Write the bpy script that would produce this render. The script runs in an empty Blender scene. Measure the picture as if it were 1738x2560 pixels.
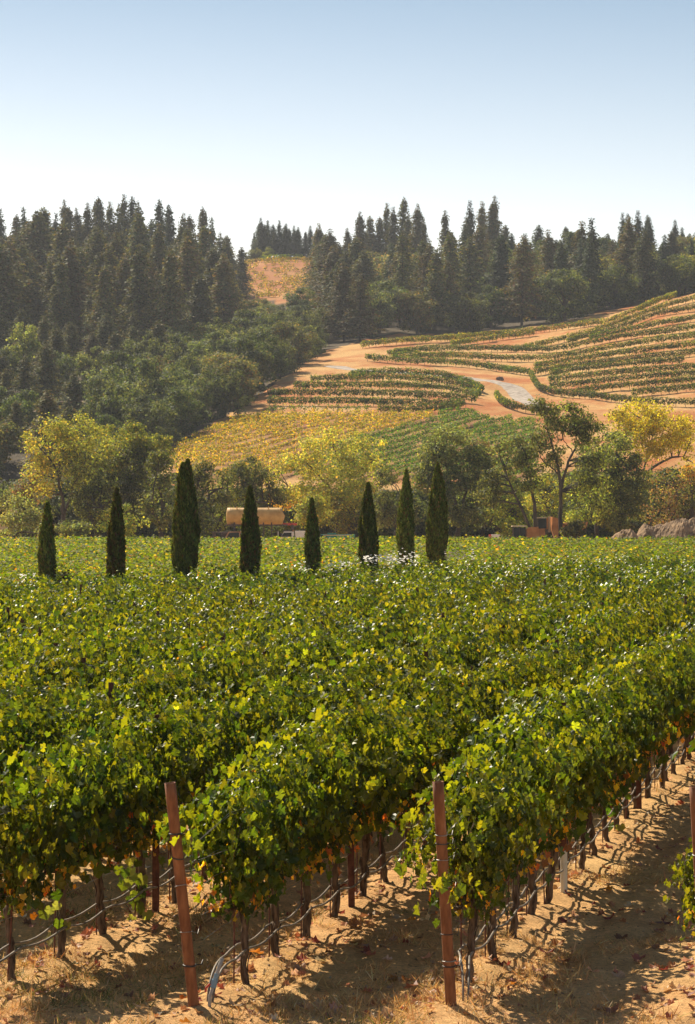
import bpy, math, random
import numpy as np
from mathutils import Vector, Matrix
R = math.radians
scene = bpy.context.scene
C = scene.collection

# ------------------------------------------------------------------ camera, sky, sun, exposure
F_PX, CX, CY, CAM_H = 6500.0, 869.0, 1280.0, 4.03       # the photograph is 1738 x 2560
cam_d = bpy.data.cameras.new('camera'); cam = bpy.data.objects.new('camera', cam_d); C.objects.link(cam)
cam.location = (0, 0, CAM_H); cam.rotation_euler = (R(90), 0, 0)
cam_d.sensor_fit = 'VERTICAL'; cam_d.sensor_height = 36.0; cam_d.lens = F_PX / 2560 * 36
cam_d.clip_start = 0.1; cam_d.clip_end = 6000
scene.camera = cam

SUN_EL, SUN_AZ = R(43), R(-32)                            # azimuth clockwise from +Y: back left
sun_dir = Vector((math.sin(SUN_AZ) * math.cos(SUN_EL), math.cos(SUN_AZ) * math.cos(SUN_EL), math.sin(SUN_EL)))
world = bpy.data.worlds.new("World"); scene.world = world; world.use_nodes = True
wn = world.node_tree.nodes; wl = world.node_tree.links
bg = wn['Background']; sky = wn.new('ShaderNodeTexSky'); sky.sky_type = 'NISHITA'; sky.sun_disc = False
sky.sun_elevation = SUN_EL; sky.sun_rotation = SUN_AZ
sky.altitude = 100; sky.air_density = 1.0; sky.dust_density = 0.6; sky.ozone_density = 1.6
tcw = wn.new('ShaderNodeTexCoord'); sep = wn.new('ShaderNodeSeparateXYZ'); wl.new(tcw.outputs['Generated'], sep.inputs[0])
mrw = wn.new('ShaderNodeMapRange'); mrw.inputs[1].default_value = 0.07; mrw.inputs[2].default_value = 0.2; wl.new(sep.outputs[2], mrw.inputs[0])
tint = wn.new('ShaderNodeMix'); tint.data_type = 'RGBA'; tint.inputs[6].default_value = (1.56, 1.23, 1.05, 1); tint.inputs[7].default_value = (.66, .66, .635, 1); wl.new(mrw.outputs[0], tint.inputs[0])
mulw = wn.new('ShaderNodeMix'); mulw.data_type = 'RGBA'; mulw.blend_type = 'MULTIPLY'; mulw.inputs[0].default_value = 1
wl.new(sky.outputs[0], mulw.inputs[6]); wl.new(tint.outputs[2], mulw.inputs[7])           # thin summer haze low in the sky, deeper blue above
wl.new(mulw.outputs[2], bg.inputs[0]); bg.inputs[1].default_value = 0.09
sd = bpy.data.lights.new('sun', 'SUN'); sd.energy = 5.0; sd.angle = R(0.53); sd.color = (1.0, 0.885, 0.70)
sun = bpy.data.objects.new('sun', sd); C.objects.link(sun); sun.location = (-60, 100, 160)
sun.rotation_euler = (-sun_dir).to_track_quat('-Z', 'Y').to_euler()
scene.view_settings.view_transform = 'Standard'; scene.view_settings.look = 'None'
scene.view_settings.exposure = 0.68; scene.view_settings.gamma = 1
scene.cycles.max_bounces = 6; scene.cycles.diffuse_bounces = 3; scene.cycles.glossy_bounces = 2
scene.cycles.transmission_bounces = 4; scene.cycles.volume_bounces = 0; scene.cycles.transparent_max_bounces = 4
scene.cycles.use_denoising = True
try: scene.cycles.denoiser = 'OPENIMAGEDENOISE'
except Exception: pass

rng = np.random.default_rng(7)
random.seed(7)

# ------------------------------------------------------------------ helpers
def link(o, parent=None):
    C.objects.link(o)
    if parent is not None: o.parent = parent
    return o

def tag(o, label=None, cat=None, group=None, kind=None):
    if label: o['label'] = label
    if cat: o['category'] = cat
    if group: o['group'] = group
    if kind: o['kind'] = kind
    return o

def thing(name, label, cat, loc=(0, 0, 0), rz=0, group=None):
    o = bpy.data.objects.new(name, None); link(o); o.location = loc; o.rotation_euler = (0, 0, rz)
    o.empty_display_size = 0.3
    return tag(o, label, cat, group)

def mesh_data(name, V, faces, mats, midx=None, col=None, smooth=False):
    """faces: one array (n,3|4) or a list of such arrays; midx: list, one index per array"""
    if isinstance(faces, np.ndarray): faces = [faces]
    faces = [f for f in faces if len(f)]
    me = bpy.data.meshes.new(name)
    V = np.asarray(V, np.float32)
    me.vertices.add(len(V)); me.vertices.foreach_set('co', V.ravel())
    loops = np.concatenate([f.ravel() for f in faces]).astype(np.int32)
    sizes = np.concatenate([np.full(len(f), f.shape[1]) for f in faces]).astype(np.int32)
    starts = np.concatenate([[0], np.cumsum(sizes)[:-1]]).astype(np.int32)
    me.loops.add(len(loops)); me.loops.foreach_set('vertex_index', loops)
    me.polygons.add(len(sizes)); me.polygons.foreach_set('loop_start', starts)
    me.polygons.foreach_set('loop_total', sizes)
    if midx is not None:
        me.polygons.foreach_set('material_index', np.concatenate([np.full(len(f), m) for f, m in zip(faces, midx)]).astype(np.int32))
    me.polygons.foreach_set('use_smooth', np.full(len(sizes), bool(smooth)))
    if col is not None:
        a = me.attributes.new('Col', 'FLOAT_COLOR', 'POINT')
        c4 = np.ones((len(V), 4), np.float32); c4[:, :3] = col; a.data.foreach_set('color', c4.ravel())
    me.update(calc_edges=True)
    for m in (mats if isinstance(mats, (list, tuple)) else [mats]): me.materials.append(m)
    return me

def obj(name, me, parent=None, loc=None):
    o = bpy.data.objects.new(name, me); link(o, parent)
    if loc is not None: o.location = loc
    return o

class MB:
    """collects shapes and links them as one mesh"""
    def __init__(s): s.V = []; s.F4 = []; s.F3 = []; s.n = 0
    def add(s, V, F4=None, F3=None):
        V = np.asarray(V, float)
        if F4 is not None and len(F4): s.F4.append(np.asarray(F4) + s.n)
        if F3 is not None and len(F3): s.F3.append(np.asarray(F3) + s.n)
        s.V.append(V); s.n += len(V); return s
    def box(s, c, d, taper=1.0, rz=0):
        x, y, z = [q / 2 for q in d]; t = taper
        V = np.array([(-x, -y, -z), (x, -y, -z), (x, y, -z), (-x, y, -z), (-x*t, -y*t, z), (x*t, -y*t, z), (x*t, y*t, z), (-x*t, y*t, z)])
        if rz: V = V @ np.array([[math.cos(rz), math.sin(rz), 0], [-math.sin(rz), math.cos(rz), 0], [0, 0, 1]])
        return s.add(V + np.array(c), [(0, 3, 2, 1), (4, 5, 6, 7), (0, 1, 5, 4), (1, 2, 6, 5), (2, 3, 7, 6), (3, 0, 4, 7)])
    def prism(s, prof, y0, y1, plane='xz'):
        """closed profile extruded along y"""
        n = len(prof); a = [(p[0], y0, p[1]) for p in prof]; b = [(p[0], y1, p[1]) for p in prof]
        ca = (sum(p[0] for p in prof)/n, y0, sum(p[1] for p in prof)/n); cb = (ca[0], y1, ca[2])
        V = a + b + [ca, cb]
        F4 = [(i, (i+1) % n, n + (i+1) % n, n + i) for i in range(n)]
        F3 = [(i, 2*n, (i+1) % n) for i in range(n)] + [(n+i, n+(i+1) % n, 2*n+1) for i in range(n)]
        return s.add(V, F4, F3)
    def tube(s, pts, rad, sides=8, cap=True, rough=0, rg=None):
        V, F4, F3 = tube(pts, rad, sides, cap, rough, rg); return s.add(V, F4, F3)
    def build(s, name, mat, parent=None, smooth=False, col=None, loc=None):
        me = s.mesh(name, mat, smooth, col); return obj(name, me, parent, loc)
    def mesh(s, name, mat, smooth=False, col=None):
        V = np.concatenate(s.V); fs = []
        if s.F4: fs.append(np.concatenate(s.F4))
        if s.F3: fs.append(np.concatenate(s.F3))
        return mesh_data(name, V, fs, mat, smooth=smooth, col=col)

def tube(pts, rad, sides=8, cap=True, rough=0, rg=None):
    P = np.asarray(pts, float); n = len(P)
    rad = np.full(n, rad) if np.isscalar(rad) else np.asarray(rad, float)
    T = np.gradient(P, axis=0); T /= np.linalg.norm(T, axis=1)[:, None] + 1e-9
    ref = np.where(np.abs(T[:, 2:3]) > 0.9, np.array([[1., 0, 0]]), np.array([[0, 0, 1.]]))
    ref = np.repeat(ref[:1], n, 0)
    A = np.cross(T, ref); A /= np.linalg.norm(A, axis=1)[:, None] + 1e-9; B = np.cross(T, A)
    th = np.linspace(0, 2*math.pi, sides, endpoint=False)
    rr = rad[:, None] * np.ones(sides)
    if rough: rr = rr * (1 + rough * (rg or rng).standard_normal(rr.shape))
    V = P[:, None, :] + rr[..., None] * (np.cos(th)[None, :, None]*A[:, None, :] + np.sin(th)[None, :, None]*B[:, None, :])
    V = V.reshape(-1, 3)
    i = np.arange(n-1)[:, None]*sides; j = np.arange(sides)[None, :]; k = (j+1) % sides
    F4 = np.stack([i+j, i+k, i+sides+k, i+sides+j], -1).reshape(-1, 4)
    F3 = []
    if cap:
        V = np.concatenate([V, P[:1], P[-1:]]); a = n*sides
        F3 = [(a, (q+1) % sides, q) for q in range(sides)] + [(a+1, (n-1)*sides+q, (n-1)*sides+(q+1) % sides) for q in range(sides)]
    return V, F4, np.array(F3, int).reshape(-1, 3)

# ------------------------------------------------------------------ value noise
_lat = np.random.default_rng(3).random((256, 256))
def vnoise(x, y):
    x = np.asarray(x, float); y = np.asarray(y, float)
    xi = np.floor(x).astype(int); yi = np.floor(y).astype(int); fx = x - xi; fy = y - yi
    fx = fx*fx*(3-2*fx); fy = fy*fy*(3-2*fy)
    g = lambda a, b: _lat[a & 255, b & 255]
    return (g(xi, yi)*(1-fx)+g(xi+1, yi)*fx)*(1-fy) + (g(xi, yi+1)*(1-fx)+g(xi+1, yi+1)*fx)*fy
def fbm(x, y, o=4):
    s = 0; a = 1; t = 0
    for i in range(o): s = s + a*vnoise(x*2**i+17*i, y*2**i+5*i); t += a; a *= .5
    return s/t - .5

# ------------------------------------------------------------------ terrain
ROW_SLOPE = 0.2255; ROW_X = 1.93; ROW0 = -3.09; Y_START = 20.9   # rows: X = ROW0 + k*ROW_X + ROW_SLOPE*(Y-Y_START)
ROW_ANG = math.atan2(1, ROW_SLOPE)
def z_of(py, Y): return CAM_H + (CY - py) * Y / F_PX
cols = {
 -4500: [(400, 1190), (460, 1060), (520, 950), (580, 860), (640, 780), (700, 720), (760, 700), (850, 720), (1000, 790), (1500, 900)],
 -900: [(400, 1190), (460, 1060), (520, 950), (580, 860), (640, 780), (700, 720), (760, 700), (850, 720), (1000, 790), (1500, 900)],
 0: [(400, 1190), (460, 1065), (520, 965), (580, 880), (640, 800), (700, 740), (760, 715), (850, 735), (1000, 800), (1500, 900)],
 300: [(400, 1160), (450, 1050), (520, 960), (580, 870), (650, 770), (720, 706), (780, 695), (860, 730), (1000, 800), (1500, 900)],
 500: [(390, 1130), (430, 1070), (470, 1025), (520, 955), (600, 860), (700, 772), (780, 742), (840, 765), (1000, 800), (1500, 900)],
 600: [(385, 1165), (445, 1035), (500, 990), (560, 935), (650, 865), (760, 785), (820, 730), (880, 655), (900, 645), (960, 655), (1100, 720), (1500, 900)],
 700: [(385, 1172), (440, 1040), (470, 992), (500, 945), (530, 912), (580, 895), (650, 855), (760, 785), (820, 730), (880, 648), (900, 640), (960, 650), (1100, 720), (1500, 900)],
 800: [(380, 1180), (440, 1035), (470, 987), (500, 937), (520, 917), (560, 897), (600, 865), (650, 835), (720, 785), (800, 722), (870, 660), (930, 650), (1100, 720), (1500, 900)],
 1000: [(380, 1180), (440, 1037), (470, 987), (495, 942), (520, 922), (545, 892), (580, 860), (620, 840), (680, 795), (750, 732), (820, 700), (900, 705), (1100, 760), (1500, 900)],
 1200: [(380, 1180), (430, 1055), (460, 1012), (480, 985), (500, 957), (530, 927), (560, 897), (600, 858), (640, 832), (700, 785), (760, 718), (830, 690), (900, 700), (1100, 760), (1500, 900)],
 1330: [(380, 1180), (430, 1065), (460, 1022), (490, 977), (515, 945), (545, 905), (580, 860), (620, 830), (680, 785), (760, 705), (830, 680), (900, 700), (1100, 760), (1500, 900)],
 1500: [(380, 1170), (440, 1050), (470, 1002), (500, 955), (530, 902), (560, 852), (590, 810), (620, 797), (700, 765), (760, 705), (830, 680), (900, 700), (1100, 760), (1500, 900)],
 1738: [(380, 1160), (430, 1062), (460, 1002), (490, 937), (520, 868), (550, 797), (580, 735), (600, 727), (640, 742), (700, 735), (760, 695), (830, 680), (900, 700), (1100, 760), (1500, 900)],
 2300: [(380, 1150), (430, 1040), (500, 880), (560, 740), (600, 670), (700, 660), (800, 650), (900, 690), (1100, 760), (1500, 900)],
 5700: [(380, 1150), (430, 1040), (500, 880), (560, 740), (600, 670), (700, 660), (800, 650), (900, 690), (1100, 760), (1500, 900)],
}
UT = np.arange(-4500, 5701, 20.0); YT = np.arange(200, 1501, 4.0)
_cu = sorted(cols); _tab = []
for u in _cu:
    pts = [(0, 0.0), (300, 0.0), (345, 1.5)] + [(Y, z_of(py, Y)) for Y, py in cols[u]]
    _tab.append(np.interp(YT, [p[0] for p in pts], [p[1] for p in pts]))
_tab = np.array(_tab)
ZT = np.array([[0]*len(YT)]*len(UT), float)
for j in range(len(YT)): ZT[:, j] = np.interp(UT, _cu, _tab[:, j])
def _smooth(A, ax, s):
    k = np.exp(-0.5*(np.arange(-3*s, 3*s+1)/s)**2); k /= k.sum()
    pad = [(0, 0), (0, 0)]; pad[ax] = (3*s, 3*s); B = np.pad(A, pad, 'edge')
    return np.apply_along_axis(lambda m: np.convolve(m, k, 'valid'), ax, B)
ZT = _smooth(_smooth(ZT, 0, 2), 1, 2)

def micro(X, Y):
    """bumps of the near vineyard floor: berms under the vines, wheel ruts, clods"""
    w = np.clip((110 - Y) / 40, 0, 1)
    k = (X - ROW0 - ROW_SLOPE*(Y - Y_START)) / ROW_X; f = k - np.floor(k); d = np.minimum(f, 1-f) * 1.88
    in_rows = np.clip((Y - 19.8)/1.5, 0, 1)
    h = 0.07*np.exp(-(d/.28)**2)*in_rows + 0.02*np.cos(d*14)*in_rows*np.exp(-((d-.6)/.3)**2)
    h = h + 0.13*fbm(X*.9, Y*.9, 3) + 0.05*fbm(X*4, Y*4, 3) + 0.022*fbm(X*14, Y*14, 2)
    return h * w
def ground(X, Y, fine=True):
    X = np.asarray(X, float); Y = np.asarray(Y, float)
    u = CX + F_PX*X/np.maximum(Y, 1)
    fu = np.clip((u-UT[0])/20.0, 0, len(UT)-1.001); fy = np.clip((Y-200)/4.0, 0, len(YT)-1.001)
    i = fu.astype(int); j = fy.astype(int); a = fu-i; b = fy-j
    z = (ZT[i, j]*(1-a)+ZT[i+1, j]*a)*(1-b) + (ZT[i, j+1]*(1-a)+ZT[i+1, j+1]*a)*b
    z = np.where(Y > 200, z, 0.0)
    z = z + np.clip((Y-330)/60, 0, 1)*(1.2*fbm(X*.05, Y*.05, 2) + 0.5*fbm(X*.25, Y*.25, 2))
    return z + micro(X, Y) if fine else z
def G(x, y): return float(ground(np.array([x]), np.array([y]))[0])

_YS = np.arange(330, 1000, 0.5)
def hit(px, py, ymin=330):
    """the point of the ground seen at a pixel of the photograph"""
    Y = _YS[_YS >= ymin]; X = (px-CX)/F_PX*Y; z = ground(X, Y, False); q = CY-(z-CAM_H)/Y*F_PX
    k = np.nonzero(q <= py)[0]; k = k[0] if len(k) else len(Y)-1
    return float(X[k]), float(Y[k]), float(z[k])
def inpoly(x, y, poly):
    x = np.asarray(x, float); y = np.asarray(y, float); r = np.zeros(x.shape, bool); n = len(poly)
    for i in range(n):
        x0, y0 = poly[i]; x1, y1 = poly[(i+1) % n]
        if y0 == y1: continue
        c = ((y0 > y) != (y1 > y)) & (x < (x1-x0)*(y-y0)/(y1-y0)+x0); r ^= c
    return r
P_CLEAR = [(400, 1200), (425, 1118), (560, 1045), (650, 985), (720, 935), (800, 885), (880, 858), (1000, 838), (1100, 838), (1300, 822), (1440, 800), (1580, 745), (1738, 712), (2700, 560), (3500, 560), (3500, 1240), (400, 1240)]
P_GOLD = [(432, 1122), (560, 1062), (640, 1040), (800, 1036), (1030, 1040), (1165, 1034), (1240, 1052), (1345, 1058), (1345, 1200), (420, 1200)]
P_KNOLL = [(578, 662), (605, 647), (800, 638), (800, 760), (590, 760)]
P_PATCH = [(120, 1010), (180, 982), (262, 972), (300, 985), (290, 1015), (200, 1030)]
HAZE = 0.00011

# ------------------------------------------------------------------ materials
def mat(name):
    m = bpy.data.materials.new(name); m.use_nodes = True
    nt = m.node_tree; return m, nt.nodes, nt.links, nt.nodes['Principled BSDF']
def noise_mat(name, c1, c2, scale=8, rough=.8, bump=.3, detail=6, metal=0, c3=None, dist=.01, spec=.3, stretch=None):
    m, n, l, p = mat(name)
    tc = n.new('ShaderNodeTexCoord'); tx = n.new('ShaderNodeTexNoise'); tx.inputs['Scale'].default_value = scale
    tx.inputs['Detail'].default_value = detail; src = tc.outputs['Object']
    if stretch:
        mp = n.new('ShaderNodeMapping'); mp.inputs['Scale'].default_value = stretch; l.new(src, mp.inputs[0]); src = mp.outputs[0]
    l.new(src, tx.inputs[0])
    r = n.new('ShaderNodeValToRGB'); r.color_ramp.elements[0].color = (*c1, 1); r.color_ramp.elements[1].color = (*c2, 1)
    r.color_ramp.elements[0].position = .35; r.color_ramp.elements[1].position = .65
    if c3: e = r.color_ramp.elements.new(.8); e.color = (*c3, 1)
    l.new(tx.outputs[0], r.inputs[0]); l.new(r.outputs[0], p.inputs['Base Color'])
    p.inputs['Roughness'].default_value = rough; p.inputs['Metallic'].default_value = metal
    p.inputs['Specular IOR Level'].default_value = spec
    if bump:
        b = n.new('ShaderNodeBump'); b.inputs['Strength'].default_value = bump; b.inputs['Distance'].default_value = dist
        l.new(tx.outputs[0], b.inputs['Height']); l.new(b.outputs[0], p.inputs['Normal'])
    return m
def leaf_mat(name, trans=.4, rough=.42, spec=.5, tint=(1.5, 1.35, .45), var=.18):
    m, n, l, p = mat(name)
    a = n.new('ShaderNodeAttribute'); a.attribute_name = 'Col'
    oi = n.new('ShaderNodeObjectInfo'); hs = n.new('ShaderNodeHueSaturation')
    mr = n.new('ShaderNodeMapRange'); mr.inputs['To Min'].default_value = 1-var; mr.inputs['To Max'].default_value = 1+var
    l.new(oi.outputs['Random'], mr.inputs[0]); l.new(mr.outputs[0], hs.inputs['Value'])
    mr2 = n.new('ShaderNodeMapRange'); mr2.inputs['To Min'].default_value = .485; mr2.inputs['To Max'].default_value = .51
    ml = n.new('ShaderNodeMath'); ml.operation = 'FRACT'; m2 = n.new('ShaderNodeMath'); m2.operation = 'MULTIPLY'; m2.inputs[1].default_value = 7.31
    l.new(oi.outputs['Random'], m2.inputs[0]); l.new(m2.outputs[0], ml.inputs[0]); l.new(ml.outputs[0], mr2.inputs[0]); l.new(mr2.outputs[0], hs.inputs['Hue'])
    l.new(a.outputs['Color'], hs.inputs['Color']); l.new(hs.outputs[0], p.inputs['Base Color'])
    p.inputs['Roughness'].default_value = rough; p.inputs['Specular IOR Level'].default_value = spec
    if trans > 0:
        t = n.new('ShaderNodeBsdfTranslucent'); mx = n.new('ShaderNodeMixShader'); mu = n.new('ShaderNodeMix'); mu.data_type = 'RGBA'; mu.blend_type = 'MULTIPLY'
        mu.inputs[0].default_value = 1; l.new(hs.outputs[0], mu.inputs[6]); mu.inputs[7].default_value = (*tint, 1)
        l.new(mu.outputs[2], t.inputs[0]); l.new(p.outputs[0], mx.inputs[1]); l.new(t.outputs[0], mx.inputs[2]); mx.inputs[0].default_value = trans
        l.new(mx.outputs[0], n['Material Output'].inputs[0])
    return m
M = {}
M['leaf'] = leaf_mat('vine_leaf', .42, .42, .38, (3.1, 2.45, .55))
M['far_leaf'] = leaf_mat('far_vine_leaf', .45, .6, .12, (2.9, 2.3, .55))
M['tree_leaf'] = leaf_mat('tree_leaf', .48, .6, .14, (2.0, 1.75, .7), .32)
M['needle'] = leaf_mat('conifer_needles', .2, .7, .12, (1.7, 1.5, .6), .34)
M['dry'] = leaf_mat('dry_grass', .3, .6, .3, (1.2, 1.0, .7))
M['bark'] = noise_mat('vine_bark', (.045, .028, .018), (.2, .135, .09), 30, .9, .9, 8, dist=.02, stretch=(1, 1, .25))
M['tree_bark'] = noise_mat('tree_bark', (.03, .024, .02), (.1, .08, .06), 2.5, .9, .6, 8, dist=.05, stretch=(1, 1, .3))
M['rust'] = noise_mat('rusty_pipe', (.17, .064, .026), (.30, .125, .052), 22, .78, .35, 9, c3=(.38, .20, .12), dist=.004, stretch=(1, 1, .3))
M['rust_dark'] = noise_mat('rusty_stake', (.09, .03, .018), (.19, .07, .04), 20, .75, .2, 6, dist=.004)
M['wire'] = noise_mat('steel_wire', (.2, .19, .18), (.38, .36, .33), 20, .45, 0, metal=.7)
M['wire_dark'] = noise_mat('dark_wire', (.03, .028, .026), (.09, .08, .075), 20, .5, 0, metal=.4)
M['hose'] = noise_mat('drip_hose', (.13, .105, .08), (.27, .22, .17), 6, .55, .1, dist=.002)
M['guard'] = noise_mat('white_plastic', (.72, .66, .55), (.8, .76, .66), 5, .5, 0)
M['blue'] = noise_mat('blue_plastic', (.12, .22, .32), (.25, .38, .48), 8, .4, 0)
M['grey_pvc'] = noise_mat('grey_pvc', (.3, .29, .27), (.42, .4, .37), 10, .5, .1)
M['red_plastic'] = noise_mat('red_plastic', (.5, .05, .03), (.6, .1, .06), 10, .5, 0)
M['tank'] = noise_mat('yellow_tank_paint', (.52, .30, .10), (.68, .42, .15), 1.6, .65, .1, c3=(.36, .19, .08))
M['orange'] = noise_mat('orange_machine_paint', (.44, .17, .05), (.56, .25, .085), 2, .5, .1)
M['brown_paint'] = noise_mat('bronze_car_paint', (.32, .17, .09), (.4, .22, .12), 2, .4, 0, spec=.5)
M['white_paint'] = noise_mat('white_truck_paint', (.7, .66, .6), (.8, .76, .7), 2, .4, 0, spec=.5)
M['cream'] = noise_mat('cream_roof_paint', (.62, .48, .28), (.7, .56, .34), 2, .5, 0)
M['teal'] = noise_mat('teal_paint', (.03, .18, .14), (.06, .27, .2), 2, .5, 0)
M['glass'] = noise_mat('dark_glass', (.012, .014, .016), (.022, .026, .028), 2, .25, 0, spec=.25)
M['tyre'] = noise_mat('tyre_rubber', (.015, .015, .015), (.04, .035, .03), 8, .85, .2)
M['steel_dark'] = noise_mat('dark_steel', (.06, .045, .035), (.14, .1, .08), 6, .7, .2)
M['rock'] = noise_mat('rock', (.16, .13, .1), (.32, .27, .21), 1.5, .9, .6, dist=.2)
M['roof'] = noise_mat('roof_tiles', (.42, .2, .12), (.55, .3, .2), 3, .8, .3)
M['wood'] = noise_mat('cabin_boards', (.06, .045, .035), (.11, .085, .065), 4, .85, .3)
M['soil_heap'] = noise_mat('soil_heap', (.16, .10, .055), (.38, .25, .14), 1.4, .95, .9, 14, dist=.25)
M['petal'] = leaf_mat('white_petals', .5, .6, .2, (1.1, 1.08, 1.0))

def ground_mat():
    m, n, l, p = mat('soil')
    a = n.new('ShaderNodeAttribute'); a.attribute_name = 'Col'
    g = n.new('ShaderNodeNewGeometry')
    def nz(s, d=8):
        t = n.new('ShaderNodeTexNoise'); t.inputs['Scale'].default_value = s; t.inputs['Detail'].default_value = d; t.inputs['Roughness'].default_value = .65
        l.new(g.outputs['Position'], t.inputs[0]); return t
    n1, n2, n3 = nz(22, 6), nz(2.2, 6), nz(75, 3)
    def mr(src, a0, a1, b0, b1):
        q = n.new('ShaderNodeMapRange'); q.inputs[1].default_value = a0; q.inputs[2].default_value = a1; q.inputs[3].default_value = b0; q.inputs[4].default_value = b1
        l.new(src, q.inputs[0]); return q.outputs[0]
    def mul(x, y):
        q = n.new('ShaderNodeMath'); q.operation = 'MULTIPLY'; l.new(x, q.inputs[0]); l.new(y, q.inputs[1]); return q.outputs[0]
    v = mul(mul(mr(n1.outputs[0], .3, .7, .7, 1.28), mr(n2.outputs[0], .3, .7, .78, 1.2)), mr(n3.outputs[0], .35, .65, .8, 1.2))
    sc = n.new('ShaderNodeVectorMath'); sc.operation = 'SCALE'; l.new(a.outputs['Color'], sc.inputs[0]); l.new(v, sc.inputs['Scale'])
    l.new(sc.outputs[0], p.inputs['Base Color'])
    p.inputs['Roughness'].default_value = .95; p.inputs['Specular IOR Level'].default_value = .12
    ad = n.new('ShaderNodeMath'); ad.operation = 'ADD'; l.new(n1.outputs[0], ad.inputs[0]); l.new(n3.outputs[0], ad.inputs[1])
    b = n.new('ShaderNodeBump'); b.inputs['Strength'].default_value = .9; b.inputs['Distance'].default_value = .03
    l.new(ad.outputs[0], b.inputs['Height']); l.new(b.outputs[0], p.inputs['Normal'])
    return m
M['soil'] = ground_mat()

# ------------------------------------------------------------------ ground: one polar sheet from under the camera to beyond the ridge
def lerp3(a, b, t): return np.array(a)*(1-t[..., None]) + np.array(b)*t[..., None]
us = np.concatenate([np.linspace(-4500, -700, 70), np.linspace(-690, -110, 50), np.arange(-100, 1840, 9.0), np.linspace(1850, 2600, 60), np.linspace(2620, 5700, 60)])
ys = [3.0]
while ys[-1] < 1490:
    y = ys[-1]; ys.append(y + (0.8 if y < 17 else 0.06 if y < 34 else 0.12 if y < 60 else 0.5 if y < 120 else 3 if y < 330 else 2.2 if y < 640 else 5 if y < 1000 else 25))
ys = np.array(ys)
UU, YY = np.meshgrid(us, ys); XX = (UU-CX)/F_PX*YY; ZZ = ground(XX, YY)
PY = CY-(ZZ-CAM_H)/YY*F_PX
nx = fbm(XX*.35, YY*.35, 4); nn = fbm(XX*2.2, YY*2.2, 4)
tan_, tan2, straw = (.62, .335, .135), (.78, .46, .20), (.74, .51, .20)
col = lerp3(tan_, tan2, np.clip(.5+1.6*nn, 0, 1)); col = col*(1-np.clip(nx*2+.3, 0, 1)[..., None]*.5) + np.array(straw)*np.clip(nx*2+.3, 0, 1)[..., None]*.5
jx = UU+14*fbm(XX*.3, YY*.3, 3)*2; jy = PY+10*fbm(XX*.3+50, YY*.3, 3)*2
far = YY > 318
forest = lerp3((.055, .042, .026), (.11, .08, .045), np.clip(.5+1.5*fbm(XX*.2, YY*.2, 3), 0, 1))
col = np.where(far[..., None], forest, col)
mc = far & inpoly(jx, jy, P_CLEAR) & (YY < 660)
cc = lerp3((.44, .155, .045), (.58, .345, .13), np.clip(.5+2.6*fbm(XX*.09, YY*.12, 5)+1.3*fbm(XX*.55, YY*.55, 3), 0, 1))
col = np.where(mc[..., None], cc, col)
mg = far & inpoly(UU, PY, P_GOLD) & (YY < 470)
col = np.where(mg[..., None], lerp3((.30, .14, .055), (.40, .22, .08), np.clip(.5+2*fbm(XX*.12, YY*.12, 3), 0, 1)), col)
mk = (YY > 770) & inpoly(jx, jy, P_KNOLL)
col = np.where(mk[..., None], lerp3((.40, .15, .055), (.52, .27, .1), np.clip(.5+2*fbm(XX*.1, YY*.1, 3), 0, 1)), col)
mp = far & inpoly(jx, jy, P_PATCH) & (YY < 620)
col = np.where(mp[..., None], np.array((.2, .14, .09)), col)
V = np.stack([XX, YY, ZZ], -1).reshape(-1, 3); nu = len(us)
i = np.arange(len(ys)-1)[:, None]*nu; j = np.arange(nu-1)[None, :]
Fq = np.stack([i+j, i+j+1, i+nu+j+1, i+nu+j], -1).reshape(-1, 4)
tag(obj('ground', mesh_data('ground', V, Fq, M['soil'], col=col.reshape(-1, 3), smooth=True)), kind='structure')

# road up the hill
def ribbon(name, pix, width, mt, lift=.12, n=60, ymin=440):
    P = np.array([hit(x, y, ymin) for x, y in pix]); t = np.linspace(0, 1, len(P)); tt = np.linspace(0, 1, n)
    Q = np.stack([np.interp(tt, t, P[:, q]) for q in (0, 1)], -1)
    for _ in range(4): Q[1:-1] = (Q[:-2]+2*Q[1:-1]+Q[2:])/4
    T = np.gradient(Q, axis=0); T /= np.linalg.norm(T, axis=1)[:, None]; N = np.stack([-T[:, 1], T[:, 0]], -1)
    rows = []
    for s in np.linspace(-1, 1, 7):
        q = Q + N*s*width/2; rows.append(np.stack([q[:, 0], q[:, 1], ground(q[:, 0], q[:, 1]) + lift - .1*abs(s)**3], -1))
    V = np.stack(rows, 1).reshape(-1, 3); i = np.arange(n-1)[:, None]*7; j = np.arange(6)[None, :]
    Fq = np.stack([i+j, i+j+1, i+8+j, i+7+j], -1).reshape(-1, 4)
    return tag(obj(name, mesh_data(name, V, Fq, mt, smooth=True)), kind='structure')
M['gravel'] = noise_mat('gravel_road', (.30, .24, .19), (.50, .42, .34), 1.1, .95, .3, dist=.1)
ribbon('gravel_road', [(832, 916), (880, 925), (960, 931), (1060, 937), (1150, 943), (1215, 951), (1258, 959), (1284, 970), (1298, 985), (1312, 1002), (1345, 1017)], 4.2, M['gravel'])

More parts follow.
